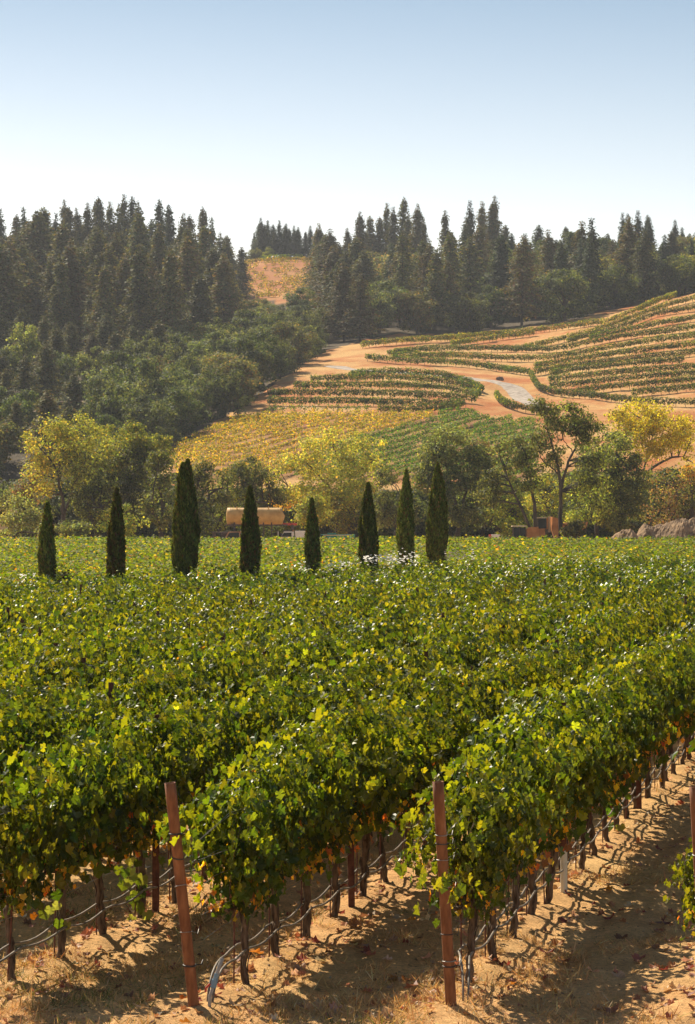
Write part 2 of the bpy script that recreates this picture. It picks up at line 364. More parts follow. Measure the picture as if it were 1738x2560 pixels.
# ------------------------------------------------------------------ leaf scattering
def unit(v): return v/(np.linalg.norm(v, axis=-1, keepdims=True)+1e-9)
LEAF_HI = np.array([(0, .38, .0), (0, .1, 0), (.24, -.1, .05), (.52, .06, .1), (.50, .3, .03), (.62, .54, .12), (.38, .68, .03), (0, .96, -.06),
                    (-.38, .68, .03), (-.62, .54, .12), (-.50, .3, .03), (-.52, .06, .1), (-.24, -.1, .05)])
LEAF_HI_F = np.array([(0, q, q+1 if q < 12 else 1) for q in range(1, 13)])
LEAF_MID = np.array([(0, 0, 0), (.5, .1, .06), (.5, .58, .08), (0, 1, -.05), (-.5, .58, .08), (-.5, .1, .06)])
LEAF_MID_F = np.array([(0, 1, 2), (0, 2, 3), (0, 3, 4), (0, 4, 5)])
KITE = np.array([(0, 0, 0), (.38, .5, .07), (0, 1, 0), (-.38, .5, .07)])
KITE_F = np.array([(0, 1, 2), (0, 2, 3)])
def leaves(pos, normal, tip, size, tmpl=KITE, tf=KITE_F):
    n = unit(normal); t = unit(tip - (tip*n).sum(-1, keepdims=True)*n); s = np.cross(t, n)
    size = np.broadcast_to(np.asarray(size, float), (len(pos),))
    V = pos[:, None] + size[:, None, None]*(tmpl[None, :, 0:1]*s[:, None] + tmpl[None, :, 1:2]*t[:, None] + tmpl[None, :, 2:3]*n[:, None])
    F = (tf[None] + (np.arange(len(pos))*len(tmpl))[:, None, None]).reshape(-1, 3)
    return V.reshape(-1, 3), F
def percol(c, k): return np.repeat(c, k, axis=0)
def pick(r, n, table):
    """table: list of (weight, colour) -> n colours, each a little off"""
    w = np.array([t[0] for t in table]); c = np.array([t[1] for t in table])[r.choice(len(table), n, p=w/w.sum())]
    return np.clip(c*np.exp(r.normal(0, .22, (n, 1)))*(1+r.normal(0, .07, (n, 3))), .004, .9)

VINE_TOP = [(5, (.042, .073, .008)), (5, (.086, .120, .010)), (3.2, (.162, .192, .014)), (.12, (.28, .28, .03)), (.03, (.30, .15, .03))]
VINE_LOW = [(4.5, (.038, .072, .008)), (2.5, (.075, .12, .011)), (1.5, (.40, .33, .03)), (1.4, (.64, .38, .03)), (.7, (.50, .17, .03)), (.6, (.28, .13, .06))]
def vine_foliage(seed, density=1.0, tmpl=LEAF_HI, tf=LEAF_HI_F, size=.084, low_bias=0.0):
    r = np.random.default_rng(seed); P = []
    ns = int(27*density**.5); cx = r.uniform(-.2, .2)
    for s in range(ns):
        x = -.62 + 1.24*(s+r.random())/ns; y = r.normal(0, .05); z = .77
        d = np.array([r.normal(0, .24), r.normal(0, .17), 1.0]); top = r.uniform(1.55, 1.72)+.16*math.cos((x-cx)*3.4)+.26*(float(vnoise(x*3.2+seed*7.3, .5))-.5)*2 + (.15 if r.random() < .12 else 0)
        p = np.array([x, y, z]); arch = r.choice([-1, 1]); step = .062/density**.5
        for q in range(44):
            P.append(p.copy())
            d = unit(d + r.normal(0, .16, 3) - np.array([0, p[1]*.8, 0]))
            if p[2] > top: d = unit(d + np.array([0, arch*.4, -.6]))
            elif p[1]*arch > .2 and p[2] < 1.3: d = unit(d + np.array([0, 0, .25]))
            p = p + d*step
            if p[2] < .76: break
    P = np.array(P); m = int(160*density)                       # leaves in the shade of the core
    P = np.concatenate([P, np.stack([r.uniform(-.62, .62, m), r.normal(0, .07, m), r.uniform(.8, 1.7, m)], -1)]); n = len(P)
    # more leaves hanging low on both faces
    m = int(230*density); L = np.stack([r.uniform(-.62, .62, m), r.choice([-1, 1], m)*np.abs(r.normal(.13, .07, m)), r.uniform(.78+low_bias, 1.55, m)], -1)
    L[:, 2] -= .2*(r.random(m) < .10); P = np.concatenate([P, L]); n = len(P)
    side = np.sign(P[:, 1] + r.normal(0, .12, n)); 
    P = P + np.stack([r.normal(0, .05, n), side*np.abs(r.normal(.06, .05, n)), r.normal(0, .04, n)], -1)
    # bunches of foliage standing out, with hollows between them
    bn = vnoise(P[:, 0]*3.4+seed*3.1+side*11, P[:, 2]*2.6+seed*1.7); keep = (r.random(n) < np.clip((bn-.18)*4.5, .12, 1)) | (np.abs(P[:, 1]) < .09)
    P[:, 1] += side*(bn-.45)*.34*np.clip((1.9-P[:, 2])/.4, .3, 1); P = P[keep]; side = side[keep]; n = len(P)
    up = np.clip((P[:, 2]-1.55)/.35, 0, 1)
    N = np.stack([r.normal(0, .55, n), side*(1.0-.4*up) + r.normal(0, .35, n), .22+.5*up + r.normal(0, .35, n)], -1)
    T = np.stack([r.normal(0, .5, n), side*.25 + r.normal(0, .3, n), -1.0+.5*r.random(n)], -1)
    sz = size*np.clip(r.normal(1, .2, n), .5, 1.5)*(1-.25*np.clip((P[:, 2]-1.8)/.2, 0, 1))
    c = pick(r, n, VINE_TOP); cl = pick(r, n, VINE_LOW)
    w = np.clip((1.22-P[:, 2])/.42, 0, 1) > r.random(n); c[w] = cl[w]
    sz = sz*np.where(c[:, 0] > .25, .72, 1)
    V, F = leaves(P, N, T, sz, tmpl*np.array([1, 1, 1.9]), tf)
    return V, F, percol(c, len(tmpl))

# ------------------------------------------------------------------ the near vineyard
def vine_trunk_mesh(seed):
    r = np.random.default_rng(seed); mb = MB(); h = r.uniform(.68, .75)
    lx, ly = r.normal(0, .05), r.normal(0, .05)
    zs = np.linspace(-.06, h, 14); t = (zs+.06)/h
    pts = np.stack([lx*t**1.5+r.normal(0, .007, 14), ly*t+r.normal(0, .007, 14), zs], -1)
    rad = .034*(1+.3*np.exp(-t*9)+.1*r.standard_normal(14)+.5*np.exp(-((t-1)/.12)**2))
    mb.tube(pts, rad, 9, True, .13, r)
    for q in range(3):                                           # peeling strips of bark
        a = r.uniform(0, 6.28); k = r.integers(2, 8); o = np.array([math.cos(a), math.sin(a), 0])*.038
        mb.tube(pts[k:k+4]+o*np.array([[1], [1.1], [1.2], [1.5]]), .006, 4)
    top = pts[-1]
    for s in (-1, 1):                                            # the two arms along the wire, with spurs
        x = np.linspace(0, .62, 9); arm = np.stack([top[0]+s*x, top[1]*(1-x/.62)+r.normal(0, .012, 9), .77+.0*x+r.normal(0, .012, 9)], -1)
        arm[0] = top-np.array([0, 0, .03]); mb.tube(arm, .026-.01*x/.62+.004*r.standard_normal(9), 7, True, .12, r)
        for q in range(5):
            b = arm[1+q+(q > 3)]; mb.tube([b, b+np.array([r.normal(0, .015), r.normal(0, .02), .05]), b+np.array([r.normal(0, .03), r.normal(0, .04), .11])], [.02, .014, .007], 6)
            mb.tube([b+np.array([0, 0, .08]), b+np.array([r.normal(0, .06), r.normal(0, .07), .4]), b+np.array([r.normal(0, .1), r.normal(0, .1), .8])], [.005, .004, .003], 4)
    return mb.mesh('trunk', M['bark'], smooth=True)
FOL = []
for s in range(7):
    V, F, c = vine_foliage(100+s); FOL.append(mesh_data('foliage', V, F, M['leaf'], col=c))
FOL_MID = []
for s in range(6):
    V, F, c = vine_foliage(200+s, .8, LEAF_MID, LEAF_MID_F, .092); FOL_MID.append(mesh_data('foliage', V, F, M['leaf'], col=c))
TRK = [vine_trunk_mesh(300+s) for s in range(6)]
rd = random.Random(11)
ORD = ['first', 'second', 'third', 'fourth', 'fifth', 'sixth', 'seventh', 'eighth', 'ninth', 'tenth', 'eleventh', 'twelfth', 'thirteenth',
       'fourteenth', 'fifteenth', 'sixteenth', 'seventeenth', 'eighteenth', 'nineteenth', 'twentieth']
ROW_NAME = {0: 'in the row left of the left rusty end post', 1: 'in the row behind the left rusty end post', 2: 'in the row behind the middle rusty end post',
            3: 'in the row of the end post at the right edge'}
NTH = {-1: 'second', -2: 'third', -3: 'fourth', -4: 'fifth', -5: 'sixth', -6: 'seventh', -7: 'eighth', -8: 'ninth', -9: 'tenth', -10: 'eleventh', -11: 'twelfth', -12: 'thirteenth', -13: 'fourteenth', -14: 'fifteenth', -15: 'sixteenth', -16: 'seventeenth'}
STEP_Y = 1.2*math.sin(ROW_ANG); DIRR = np.array([math.cos(ROW_ANG), math.sin(ROW_ANG)])
PP = STEP_Y*6
def row_x(k, Y): return ROW0 + k*ROW_X + ROW_SLOPE*(Y - Y_START) + .22*np.clip(k-2, 0, 1)
def px_of(X, Y): return CX + F_PX*X/Y
def y_end(X):                                                    # the cypress line closes the near vineyard
    return 80 + np.clip((X+10)/14, 0, 1.6)*24
FIRST = {0: 22.05, 1: 22.0, 2: 21.96, 3: 21.7}
POST_PH = {0: 25.96, 1: 26.1, 2: 27.5, 3: 25.0}
spots = []                                                       # (Y, X, k, i)
for k in range(-22, 7):
    y0 = FIRST.get(k, 21.9) 
    for i in range(90):
        Y = y0 + i*STEP_Y; X = row_x(k, Y)
        if Y > y_end(X): break
        if k == 3 and i in (1, 2, 3): continue                     # gap behind the right end post
        spots.append((Y, X, k, i))
def inframe(X, Y, m=0): return -m < px_of(X, Y) < 1738+m
shown = sorted([s for s in spots if inframe(s[1], s[0], 120 if s[0] < 40 else 40)])[:298]
shown_set = set(shown)
last_ind_y = shown[-1][0]
for (Y, X, k, i) in shown:
    hi = Y < 44; z = G(X, Y)
    Xj, Yj = X + rd.gauss(0, .015), Y + rd.gauss(0, .03)
    if k in ROW_NAME and Y < 45 and i < 20:
        lab = ORD[i] + ' grapevine ' + ROW_NAME[k]
        if k == 2 and i == 0: lab = 'thick-trunked green grapevine right beside the middle rusty end post'
        if k == 0 and i == 3: lab = 'fourth grapevine, with a low sprout, ' + ROW_NAME[0]
        grp = 'grapevines in rows of the near vineyard'
    else:
        grp = 'grapevines in rows of the near vineyard'
        st_ = 'near end' if Y < 34 else 'middle' if Y < 52 else 'far stretch' if Y < 66 else 'cypress end'
        lab = 'green grapevine, '+st_+' of the '+ (ROW_NAME[k].replace('in the ', '') if k in ROW_NAME else NTH.get(k, 'rows')+' row left of the left end post')
    v = thing('grapevine', lab, 'grapevine', (Xj, Yj, z), ROW_ANG + (math.pi if rd.random() < .5 else 0) + rd.gauss(0, .03), grp)
    sc = rd.uniform(.92, 1.1); first = (i == 0)
    v.scale = (1.0, rd.uniform(.9, 1.12), sc)
    if first: v.scale = (.85, .85, .90)
    if first and k == 3: v.scale = (.42, .6, .66)
    obj('trunk', TRK[rd.randrange(6)], v)
    obj('foliage', (FOL if hi else FOL_MID)[rd.randrange(7 if hi else 6)], v)
# low sprout on the fourth vine of the row on the left and in the row on the right
def sprout(X, Y, z0, label, n=22, seed=1):
    r = np.random.default_rng(seed); P = r.normal(0, 1, (n, 3))*np.array([.07, .07, .15]) + np.array([-.07, -.06, z0])
    V, F = leaves(P, np.stack([r.normal(0, .5, n)-.3, -1+r.normal(0, .3, n), r.normal(.3, .3, n)], -1), np.stack([r.normal(0, .4, n), r.normal(0, .3, n), -np.ones(n)], -1), 0.09*np.clip(r.normal(1, .2, n), .6, 1.4), LEAF_HI, LEAF_HI_F)
    c = pick(r, n, [(3, (.07, .12, .015)), (1.5, (.2, .26, .09)), (2, (.045, .09, .012))])
    mb = MB(); 
    o = obj('shoot', mesh_data('shoot', V, F, M['leaf'], col=percol(c, len(LEAF_HI))), None, (X, Y, G(X, Y)))
    return o
def nearest(k, i):
    for o in C.objects:
        if o.get('label', '').endswith(ROW_NAME[k]) and ORD[i]+' grape' in o['label'] and o.name.startswith('grapevine'): return o
for (k, i, z0) in ((0, 3, .33), (2, 9, .3), (0, 1, .42)):
    yy = FIRST[k]+i*STEP_Y; sp = sprout(0, 0, z0, '', 22 if i != 1 else 8, 40+i); p = nearest(k, i)
    if p: sp.parent = p; sp.location = (0, 0, 0); sp.rotation_euler = (0, 0, -p.rotation_euler[2])
    else: bpy.data.objects.remove(sp)

# the rest of the near vines, too many to be things, as one mass
rest = [s for s in spots if s not in shown_set and -330 < px_of(s[1], s[0]) < 2100]
hi4 = [vine_foliage(500+s, .75, LEAF_MID, LEAF_MID_F, .095) for s in range(2)]
lo = [vine_foliage(400+s, .5, KITE*np.array([1.35, 1, 1]), KITE_F, .14) for s in range(4)]
Vs, Fs, Cs, n0 = [], [], [], 0
for (Y, X, k, i) in rest:
    V, F, c = lo[rd.randrange(4)] if Y > 45 else hi4[rd.randrange(2)]; a = ROW_ANG + (math.pi if rd.random() < .5 else 0); ca, sa = math.cos(a), math.sin(a); s = rd.uniform(.93, 1.08)
    W = np.stack([V[:, 0]*ca-V[:, 1]*sa+X, V[:, 0]*sa+V[:, 1]*ca+Y, V[:, 2]*s+G(X, Y)], -1)
    Vs.append(W); Fs.append(F+n0); Cs.append(c*rd.uniform(.85, 1.15)); n0 += len(W)
tag(obj('vineyard_foliage', mesh_data('vineyard_foliage', np.concatenate(Vs), np.concatenate(Fs), M['leaf'], col=np.concatenate(Cs))),
    'mass of green vines filling the far end of the near vineyard', 'grapevines', None, 'stuff')
print('vines individually', len(shown), 'to Y', last_ind_y, 'rest', len(rest))

# thin stakes at the vines, line posts, end posts, wires and hoses
stake_me = MB().tube([(0, 0, -.1), (0.004, 0, .45), (0, 0, .98)], .0075, 5).mesh('training_stake', M['rust_dark'])
for k in (0, 1, 2):
    for i in range(17):
        Y = FIRST[k]+i*STEP_Y; X = row_x(k, Y)
        if not inframe(X, Y): continue
        x, y = X-.05, Y-.03
        s = obj('training_stake', stake_me, None, (x, y, G(x, y))); s.rotation_euler = (rd.gauss(0, .03), rd.gauss(0, .03), 0)
        tag(s, 'thin stake at the ' + ORD[i] + ' vine ' + ROW_NAME[k].replace('in the row', 'of the row'), 'stake', 'thin stakes tied to the vine trunks')
mb = MB(); mb.box((0, 0, .93), (.058, .006, 2.06)); mb.box((-.029, .018, .93), (.006, .042, 2.06)); mb.box((.029, .018, .93), (.006, .042, 2.06))
post_me = mb.mesh('line_post', M['rust_dark'])
np_ = 0
for k in range(-16, 4):
    ph = POST_PH.get(k, 26.0 + (k*2.3) % PP)
    for q in range(12):
        Y = ph+q*PP; X = row_x(k, Y)
        if Y > y_end(X) or not inframe(X, Y): continue
        if k in ROW_NAME and q < 3: lab = ORD[q] + ' rusty steel line post ' + ROW_NAME[k]
        else: lab = 'rusty line post, '+('near end' if Y < 34 else 'middle' if Y < 52 else 'far end')+' of the '+(ROW_NAME[k].replace('in the ', '') if k in ROW_NAME else NTH[k]+' row left of the left end post')
        o = obj('line_post', post_me, None, (X+.03, Y, G(X, Y))); o.rotation_euler = (rd.gauss(0, .015), rd.gauss(0, .015), rd.uniform(-.4, .3)); np_ += 1
        tag(o, lab, 'post', 'steel line posts along the vine rows')

def end_post(x, y, lean_x, lean_y, loops, label, wires=True):
    t = thing('end_post', label, 'post', (x, y, G(x, y)), 0, 'rusty end posts of the vine rows')
    L = 1.80; d = np.array([lean_x, lean_y, L]); at = lambda h: d*(h/L)
    n = 14; pts = [at(h) for h in np.linspace(-.15, L, n)]
    V, F4, _ = tube(pts, .045, 24, False, .004); n1 = len(V)
    V2, G4, _ = tube([at(h) for h in np.linspace(L-.5, L, 4)], .040, 24, False)
    rim = np.array([(n1-24+q, n1-24+(q+1) % 24, n1+len(V2)-24+(q+1) % 24, n1+len(V2)-24+q) for q in range(24)])
    obj('pipe', mesh_data('pipe', np.concatenate([V, V2]), [np.concatenate([F4, G4[:, ::-1]+n1, rim])], M['rust'], smooth=True), t)
    for (h, th, mk) in loops:
        c = at(h); a = np.linspace(0, 2*math.pi, 25); tl = rd.gauss(0, .12)
        ring = np.stack([.049*np.cos(a), .049*np.sin(a), tl*.05*np.cos(a+1)], -1)+c
        m_ = MB().tube(ring, th, 6); m_.tube([c+np.array([.04, .04, 0]), c+np.array([.09, .07, -.01+rd.gauss(0, .01)]), c+np.array([.1, .14, .02])], th*.7, 5)
        m_.build('wire_loop', M[mk], t, True)
    return t
W, D = 'wire', 'wire_dark'
post_pos = {1: (px_of(0, 1) and (485-CX)/F_PX*20.85, 20.85), 2: ((1128-CX)/F_PX*20.95, 20.95), 3: ((1768-CX)/F_PX*20.9, 20.9)}
end_post(*post_pos[1], -.185, -.10, [(1.39, .007, D), (1.20, .005, D), (.97, .004, W), (.60, .0035, W), (.33, .008, D)], 'leaning rusty pipe end post, left of the two in full view')
end_post(*post_pos[2], -.107, -.04, [(1.37, .004, W), (1.30, .005, D), (1.17, .004, W), (.95, .004, W), (.57, .004, D), (.35, .005, W), (.31, .006, D)], 'straighter rusty pipe end post in front of the middle vine row')
end_post(*post_pos[3], -.10, .0, [(1.25, .004, W), (1.08, .004, D), (.9, .004, W), (.5, .004, D)], 'rusty pipe end post cut off by the right edge')
for k in range(-6, 4):
    y1 = 62
    Ys = np.arange(post_pos[k][1] if k in post_pos else 21.0, y1, .6); wires = MB()
    for h in (.60, .80, 1.02, 1.22, 1.24, 1.52, 1.54):
        off = rd.choice([-1, 1])*.06 if h > 1 else 0; x = row_x(k, Ys)+off; hh = np.full(len(Ys), h)
        hh = hh-(.02 if h == .80 else 0); P = np.stack([x, Ys, hh+.012*np.sin(Ys*2.1+h)], -1); P[0] = (P[0][0]-off-.06*h+(.05 if k in post_pos else 0), Ys[0], min(h, 1.38))
        wires.tube(P, .0022, 4)
    lab = {0: 'trellis wires of the row left of the left end post', 1: 'trellis wires tied to the left rusty end post', 2: 'trellis wires tied to the middle rusty end post',
           3: 'trellis wires tied to the end post at the right edge'}.get(k, 'thin trellis wires hidden in the leafy rows left of the end posts')
    tag(wires.build('trellis_wires', M['wire'], None, True), lab, 'wires', 'trellis wires of the near rows')
for k in (0, 1, 2, 3):
    for side, dz in ((-1, 0), (1, -.035)):
        if k in post_pos: y0 = post_pos[k][1]+.42
        else: y0 = 19.5
        Ys = np.arange(y0, 62, .2); ph = (Ys-FIRST[k])/STEP_Y
        sag = .05*np.abs(np.sin(ph*math.pi))*(1+.6*vnoise(np.floor(ph)+k*9, np.full(len(Ys), side+3.)))
        x = row_x(k, Ys)+.045*side+.02*vnoise(Ys*1.3, np.full(len(Ys), k+5.))
        z = ground(x, Ys, False)+.37+dz-sag*.8
        P = np.stack([x, Ys, z], -1)
        if k in post_pos:
            b = np.array([post_pos[k][0]+.12+side*.02, post_pos[k][1]+.10, 0.0]); gb = G(b[0], b[1]); e0 = P[2]
            tt_ = np.linspace(0, 1, 9)[:, None]; c0_ = b+(0, 0, gb-.08); c1_ = b+(0.01, .02, gb+.30); bez = (1-tt_)**2*c0_+2*tt_*(1-tt_)*c1_+tt_**2*e0
            P = np.concatenate([bez, P[3:]])
        lab = ('upper' if side < 0 else 'lower') + ' grey drip hose strung ' + ROW_NAME[k].replace('in the row', 'along the row')
        tag(MB().tube(P, .0105, 6).build('drip_hose', M['hose'], None, True), lab, 'hose', 'drip irrigation hoses under the vines')
# valve at the foot of the left end post
vx, vy = post_pos[1][0]+.16, post_pos[1][1]-.03; vz = G(vx, vy)
t = thing('irrigation_valve', 'blue and grey irrigation valve on a pipe at the left end post', 'valve', (vx, vy, vz)); t.scale = (.8, .8, .8)
MB().tube([(-.05, 0, -.1), (-.035, 0, .12), (0, .0, .22)], .018, 8).build('pipe', M['grey_pvc'], t, True)
m_ = MB(); m_.tube([(-.005, 0, .2), (.012, .0, .28)], .032, 10); m_.tube([(.012, 0, .28), (.03, .0, .34)], .024, 10); m_.build('valve_body', M['blue'], t)
MB().tube([(-.035, -.02, .24), (-.075, -.03, .2), (-.08, -.03, .16)], .012, 6).build('handle', M['red_plastic'], t)
MB().tube([(.03, 0, .33), (.06, .02, .42), (.085, .06, .48)], .02, 8).build('filter', M['grey_pvc'], t)
# white tube guarding a young vine beside the second row's first line post
gx, gy = (1410-CX)/F_PX*27.3, 27.3; h_ = .42
V, F4, _ = tube([(0, 0, -.05), (0, 0, .2), (0, 0, h_)], .036, 16, False); V[-16:, 2] += .035*np.cos(np.linspace(0, 2*math.pi, 16, endpoint=False)+2)
V2 = V*np.array([.9, .9, 1]); 
tag(obj('vine_guard', mesh_data('vine_guard', np.concatenate([V, V2]), np.concatenate([F4, F4[:, ::-1]+len(V)]), M['guard'], smooth=True), None, (gx, gy, G(gx, gy))),
    'short white plastic tube standing against a rusty line post', 'vine guard')

# ------------------------------------------------------------------ vineyard floor litter
def scatter_floor(n, seed, ymax=60, m=160):
    r = np.random.default_rng(seed); y = (r.random(n)*((ymax/17)**.5-1)+1)**2*17 if False else 17/(1-r.random(n)*(1-17/ymax))
    x = ((-m + r.random(n)*(1738+2*m))-CX)/F_PX*y; return r, x, y
def floor_dist(X, Y):
    k = (X-ROW0-ROW_SLOPE*(Y-Y_START))/ROW_X; f = k-np.floor(k); return np.minimum(f, 1-f)*1.88
# dry grass
r, x, y = scatter_floor(8000, 21); dens = np.clip(fbm(x*.7, y*.7, 3)*4.5+.20-.05*np.clip(x, -2, 3), 0, 1)*np.where(y < 20.6, .6, 1); d_ = floor_dist(x, y); dens = dens*np.where(d_ < .2, .5, 1)
kp = r.random(len(x)) < dens; x, y = x[kp], y[kp]; nb = 26
bx = np.repeat(x, nb)+r.normal(0, .07, len(x)*nb); by = np.repeat(y, nb)+r.normal(0, .07, len(x)*nb); n = len(bx)
tip = np.stack([r.normal(0, .75, n), r.normal(0, .75, n), np.abs(r.normal(.6, .45, n))], -1); nrm = np.cross(tip, r.normal(0, 1, (n, 3)))
BL = np.array([(-.035, 0, 0), (.035, 0, 0), (.02, .55, .03), (0, 1, .12)]); BF = np.array([(0, 1, 2), (0, 2, 3)])
gh = np.repeat(np.clip(r.normal(.075, .035, len(x)), .02, .2), nb)*r.uniform(.5, 1.3, n)
V, F = leaves(np.stack([bx, by, ground(bx, by)-.005], -1), nrm, tip, gh, BL, BF)
green = np.repeat(np.clip(fbm(x*.5+9, y*.5, 2)*3-.25+(y > 20.9)*.1-.05, 0, .55), nb) > r.random(n)
c = pick(r, n, [(3, (.70, .49, .2)), (3, (.58, .39, .15)), (1, (.78, .62, .34))]); c[green] = pick(r, n, [(1, (.16, .19, .05)), (1, (.3, .27, .08))])[green]
tag(obj('dry_grass', mesh_data('dry_grass', V, F, M['dry'], col=percol(c, 4))), 'tufts of dry straw grass on the bare vineyard soil', 'grass', None, 'stuff')
# fallen leaves and straw bits
r, x, y = scatter_floor(6500, 22); d_ = floor_dist(x, y); kp = r.random(len(x)) < np.where(d_ < .45, .75, .35)*np.where(y < 20.6, .35, 1)*np.clip(.6+fbm(x, y, 2)*2, .1, 1); x, y = x[kp], y[kp]; n = len(x)
V, F = leaves(np.stack([x, y, ground(x, y)+.015], -1), np.stack([r.normal(0, .4, n), r.normal(0, .4, n), np.ones(n)], -1), r.normal(0, 1, (n, 3)), .075*np.clip(r.normal(1, .3, n), .3, 1.6), LEAF_HI*np.array([1, 1, 3.0]), LEAF_HI_F)
c = pick(r, n, [(3, (.40, .22, .11)), (3, (.55, .4, .24)), (1, (.27, .10, .055)), (.6, (.62, .3, .05)), (.5, (.7, .6, .42)), (1, (.42, .26, .13))])
tag(obj('fallen_leaves', mesh_data('fallen_leaves', V, F, M['dry'], col=percol(c, len(LEAF_HI)))), 'dry fallen vine leaves strewn on the soil', 'leaves', None, 'stuff')
# clods and pebbles
r, x, y = scatter_floor(9000, 23, 48); kp = r.random(len(x)) < np.clip(.55+fbm(x*1.3, y*1.3, 3)*3, .08, 1); x, y = x[kp], y[kp]; n = len(x)
OC = np.array([(1, 0, 0), (0, 1, 0), (-1, 0, 0), (0, -1, 0), (0, 0, 1), (0, 0, -1)], float); OF = np.array([(0, 1, 4), (1, 2, 4), (2, 3, 4), (3, 0, 4), (1, 0, 5), (2, 1, 5), (3, 2, 5), (0, 3, 5)])
sz = np.clip(np.exp(r.normal(-4.75, .5, n)), .004, .035); a = r.random(n)*6.28
V = OC[None]*(sz[:, None, None]*r.uniform(.6, 1.2, (n, 6, 1))); ca, sa = np.cos(a)[:, None], np.sin(a)[:, None]
V = np.stack([V[..., 0]*ca-V[..., 1]*sa+x[:, None], V[..., 0]*sa+V[..., 1]*ca+y[:, None], V[..., 2]*.8+ground(x, y)[:, None]+sz[:, None]*.2], -1)
c = pick(r, n, [(3, (.38, .22, .11)), (1, (.5, .32, .18)), (.3, (.55, .45, .34))])
tag(obj('soil_clods', mesh_data('soil_clods', V.reshape(-1, 3), (OF[None]+(np.arange(n)*6)[:, None, None]).reshape(-1, 3), M['dry'], col=percol(c, 6))), 'small clods and pebbles on the vineyard floor', 'clods', None, 'stuff')
# irregular thin twigs: pruned canes lying about

# ------------------------------------------------------------------ cypresses and white roses
def cypress_mesh(H, Rm, seed, forks=1, brown=.25):
    r = np.random.default_rng(seed); n = int(24000*H/5.5*Rm/.42)
    t = r.random(n)**.8; z = t*H; prof = np.where(t < .52, .18+.82*np.sin(np.clip(t/.52, 0, 1)*math.pi/2)**1.25, np.clip(1-(np.abs(t-.52)/.48)**1.7, 0, 1)**.85)
    a = r.random(n)*6.283; lump = 1+.22*np.sin(3*a+z*2.1+seed)*np.sin(z*3.3+a*2+seed*2)+.10*np.sin(7*a+z*5)
    rad = Rm*prof*lump*np.clip(1-r.normal(0, .17, n), .3, 1)
    fx = np.zeros(n)
    if forks > 1: w = np.clip((t-.84)/.08, 0, 1); s = r.choice([-1, 1], n); fx = w*s*Rm*.22; z = z-(s < 0)*w*.12
    P = np.stack([rad*np.cos(a)+fx, rad*np.sin(a), z], -1)
    N = np.stack([np.cos(a)+r.normal(0, .4, n), np.sin(a)+r.normal(0, .4, n), r.normal(.1, .3, n)], -1)
    T = np.stack([.30*np.cos(a)+r.normal(0, .16, n), .30*np.sin(a)+r.normal(0, .16, n), np.ones(n)], -1)
    V, F = leaves(P, N, T, r.uniform(.06, .17, n), KITE*np.array([.6, 1, 1]), KITE_F)
    c = pick(r, n, [(4, (.062, .092, .022)), (4.5, (.135, .165, .035)), (brown*6*.6, (.14, .085, .035))])
    return mesh_data('crown', V, F, M['needle'], col=percol(c, 4))
CYP = [(119, 1262, 46, 82, 1), (292, 1228, 48, 84, 1), (463, 1155, 72, 86, 2), (625, 1222, 52, 88, 1), (780, 1252, 42, 92, 1), (921, 1213, 50, 98, 1), (1016, 1180, 46, 104, 1), (1094, 1162, 56, 108, 1)]
CLAB = ['short cypress furthest left, with a loose side branch', 'narrow cypress second from the left in the cypress line', 'tallest and widest cypress with a split tip, third from the left',
        'cypress standing in front of the yellow water tank', 'shortest brownish cypress to the right of the yellow water tank', 'cypress just left of the white rose bushes, sixth in line',
        'slim green cypress between the white roses and the last cypress', 'dark broad cypress at the right end of the cypress line']
for q, (px, py, w, Y, fk) in enumerate(CYP):
    X = (px-CX)/F_PX*Y; z = G(X, Y); H = CAM_H+(CY-py)/F_PX*Y-z
    t = thing('cypress_tree', CLAB[q], 'cypress', (X, Y, z), 0, 'cypresses in a line across the vineyard')
    obj('crown', cypress_mesh(H-.25, w/2/F_PX*Y*.84, 50+q, fk, .5 if q in (4, 1, 3) else .25), t, (0, 0, .25))
    MB().tube([(0, 0, -.2), (0, 0, .5), (.02, 0, H*.5)], [.11, .09, .03], 8).build('trunk', M['tree_bark'], t)
    if q == 0:
        r = np.random.default_rng(5); m = 260; s = r.random(m); P = np.stack([.3+.35*s+r.normal(0, .06, m), r.normal(0, .08, m), 1.75+.18*np.sin(s*3)+r.normal(0, .12, m)], -1)
        V, F = leaves(P, r.normal(0, 1, (m, 3)), np.array([[1, 0, -.3]])+r.normal(0, .6, (m, 3)), .14, KITE*np.array([.6, 1, 1]), KITE_F)
        obj('side_branch', mesh_data('side_branch', V, F, M['needle'], col=percol(pick(r, m, [(1, (.07, .05, .02)), (1, (.04, .06, .015))]), 4)), t)
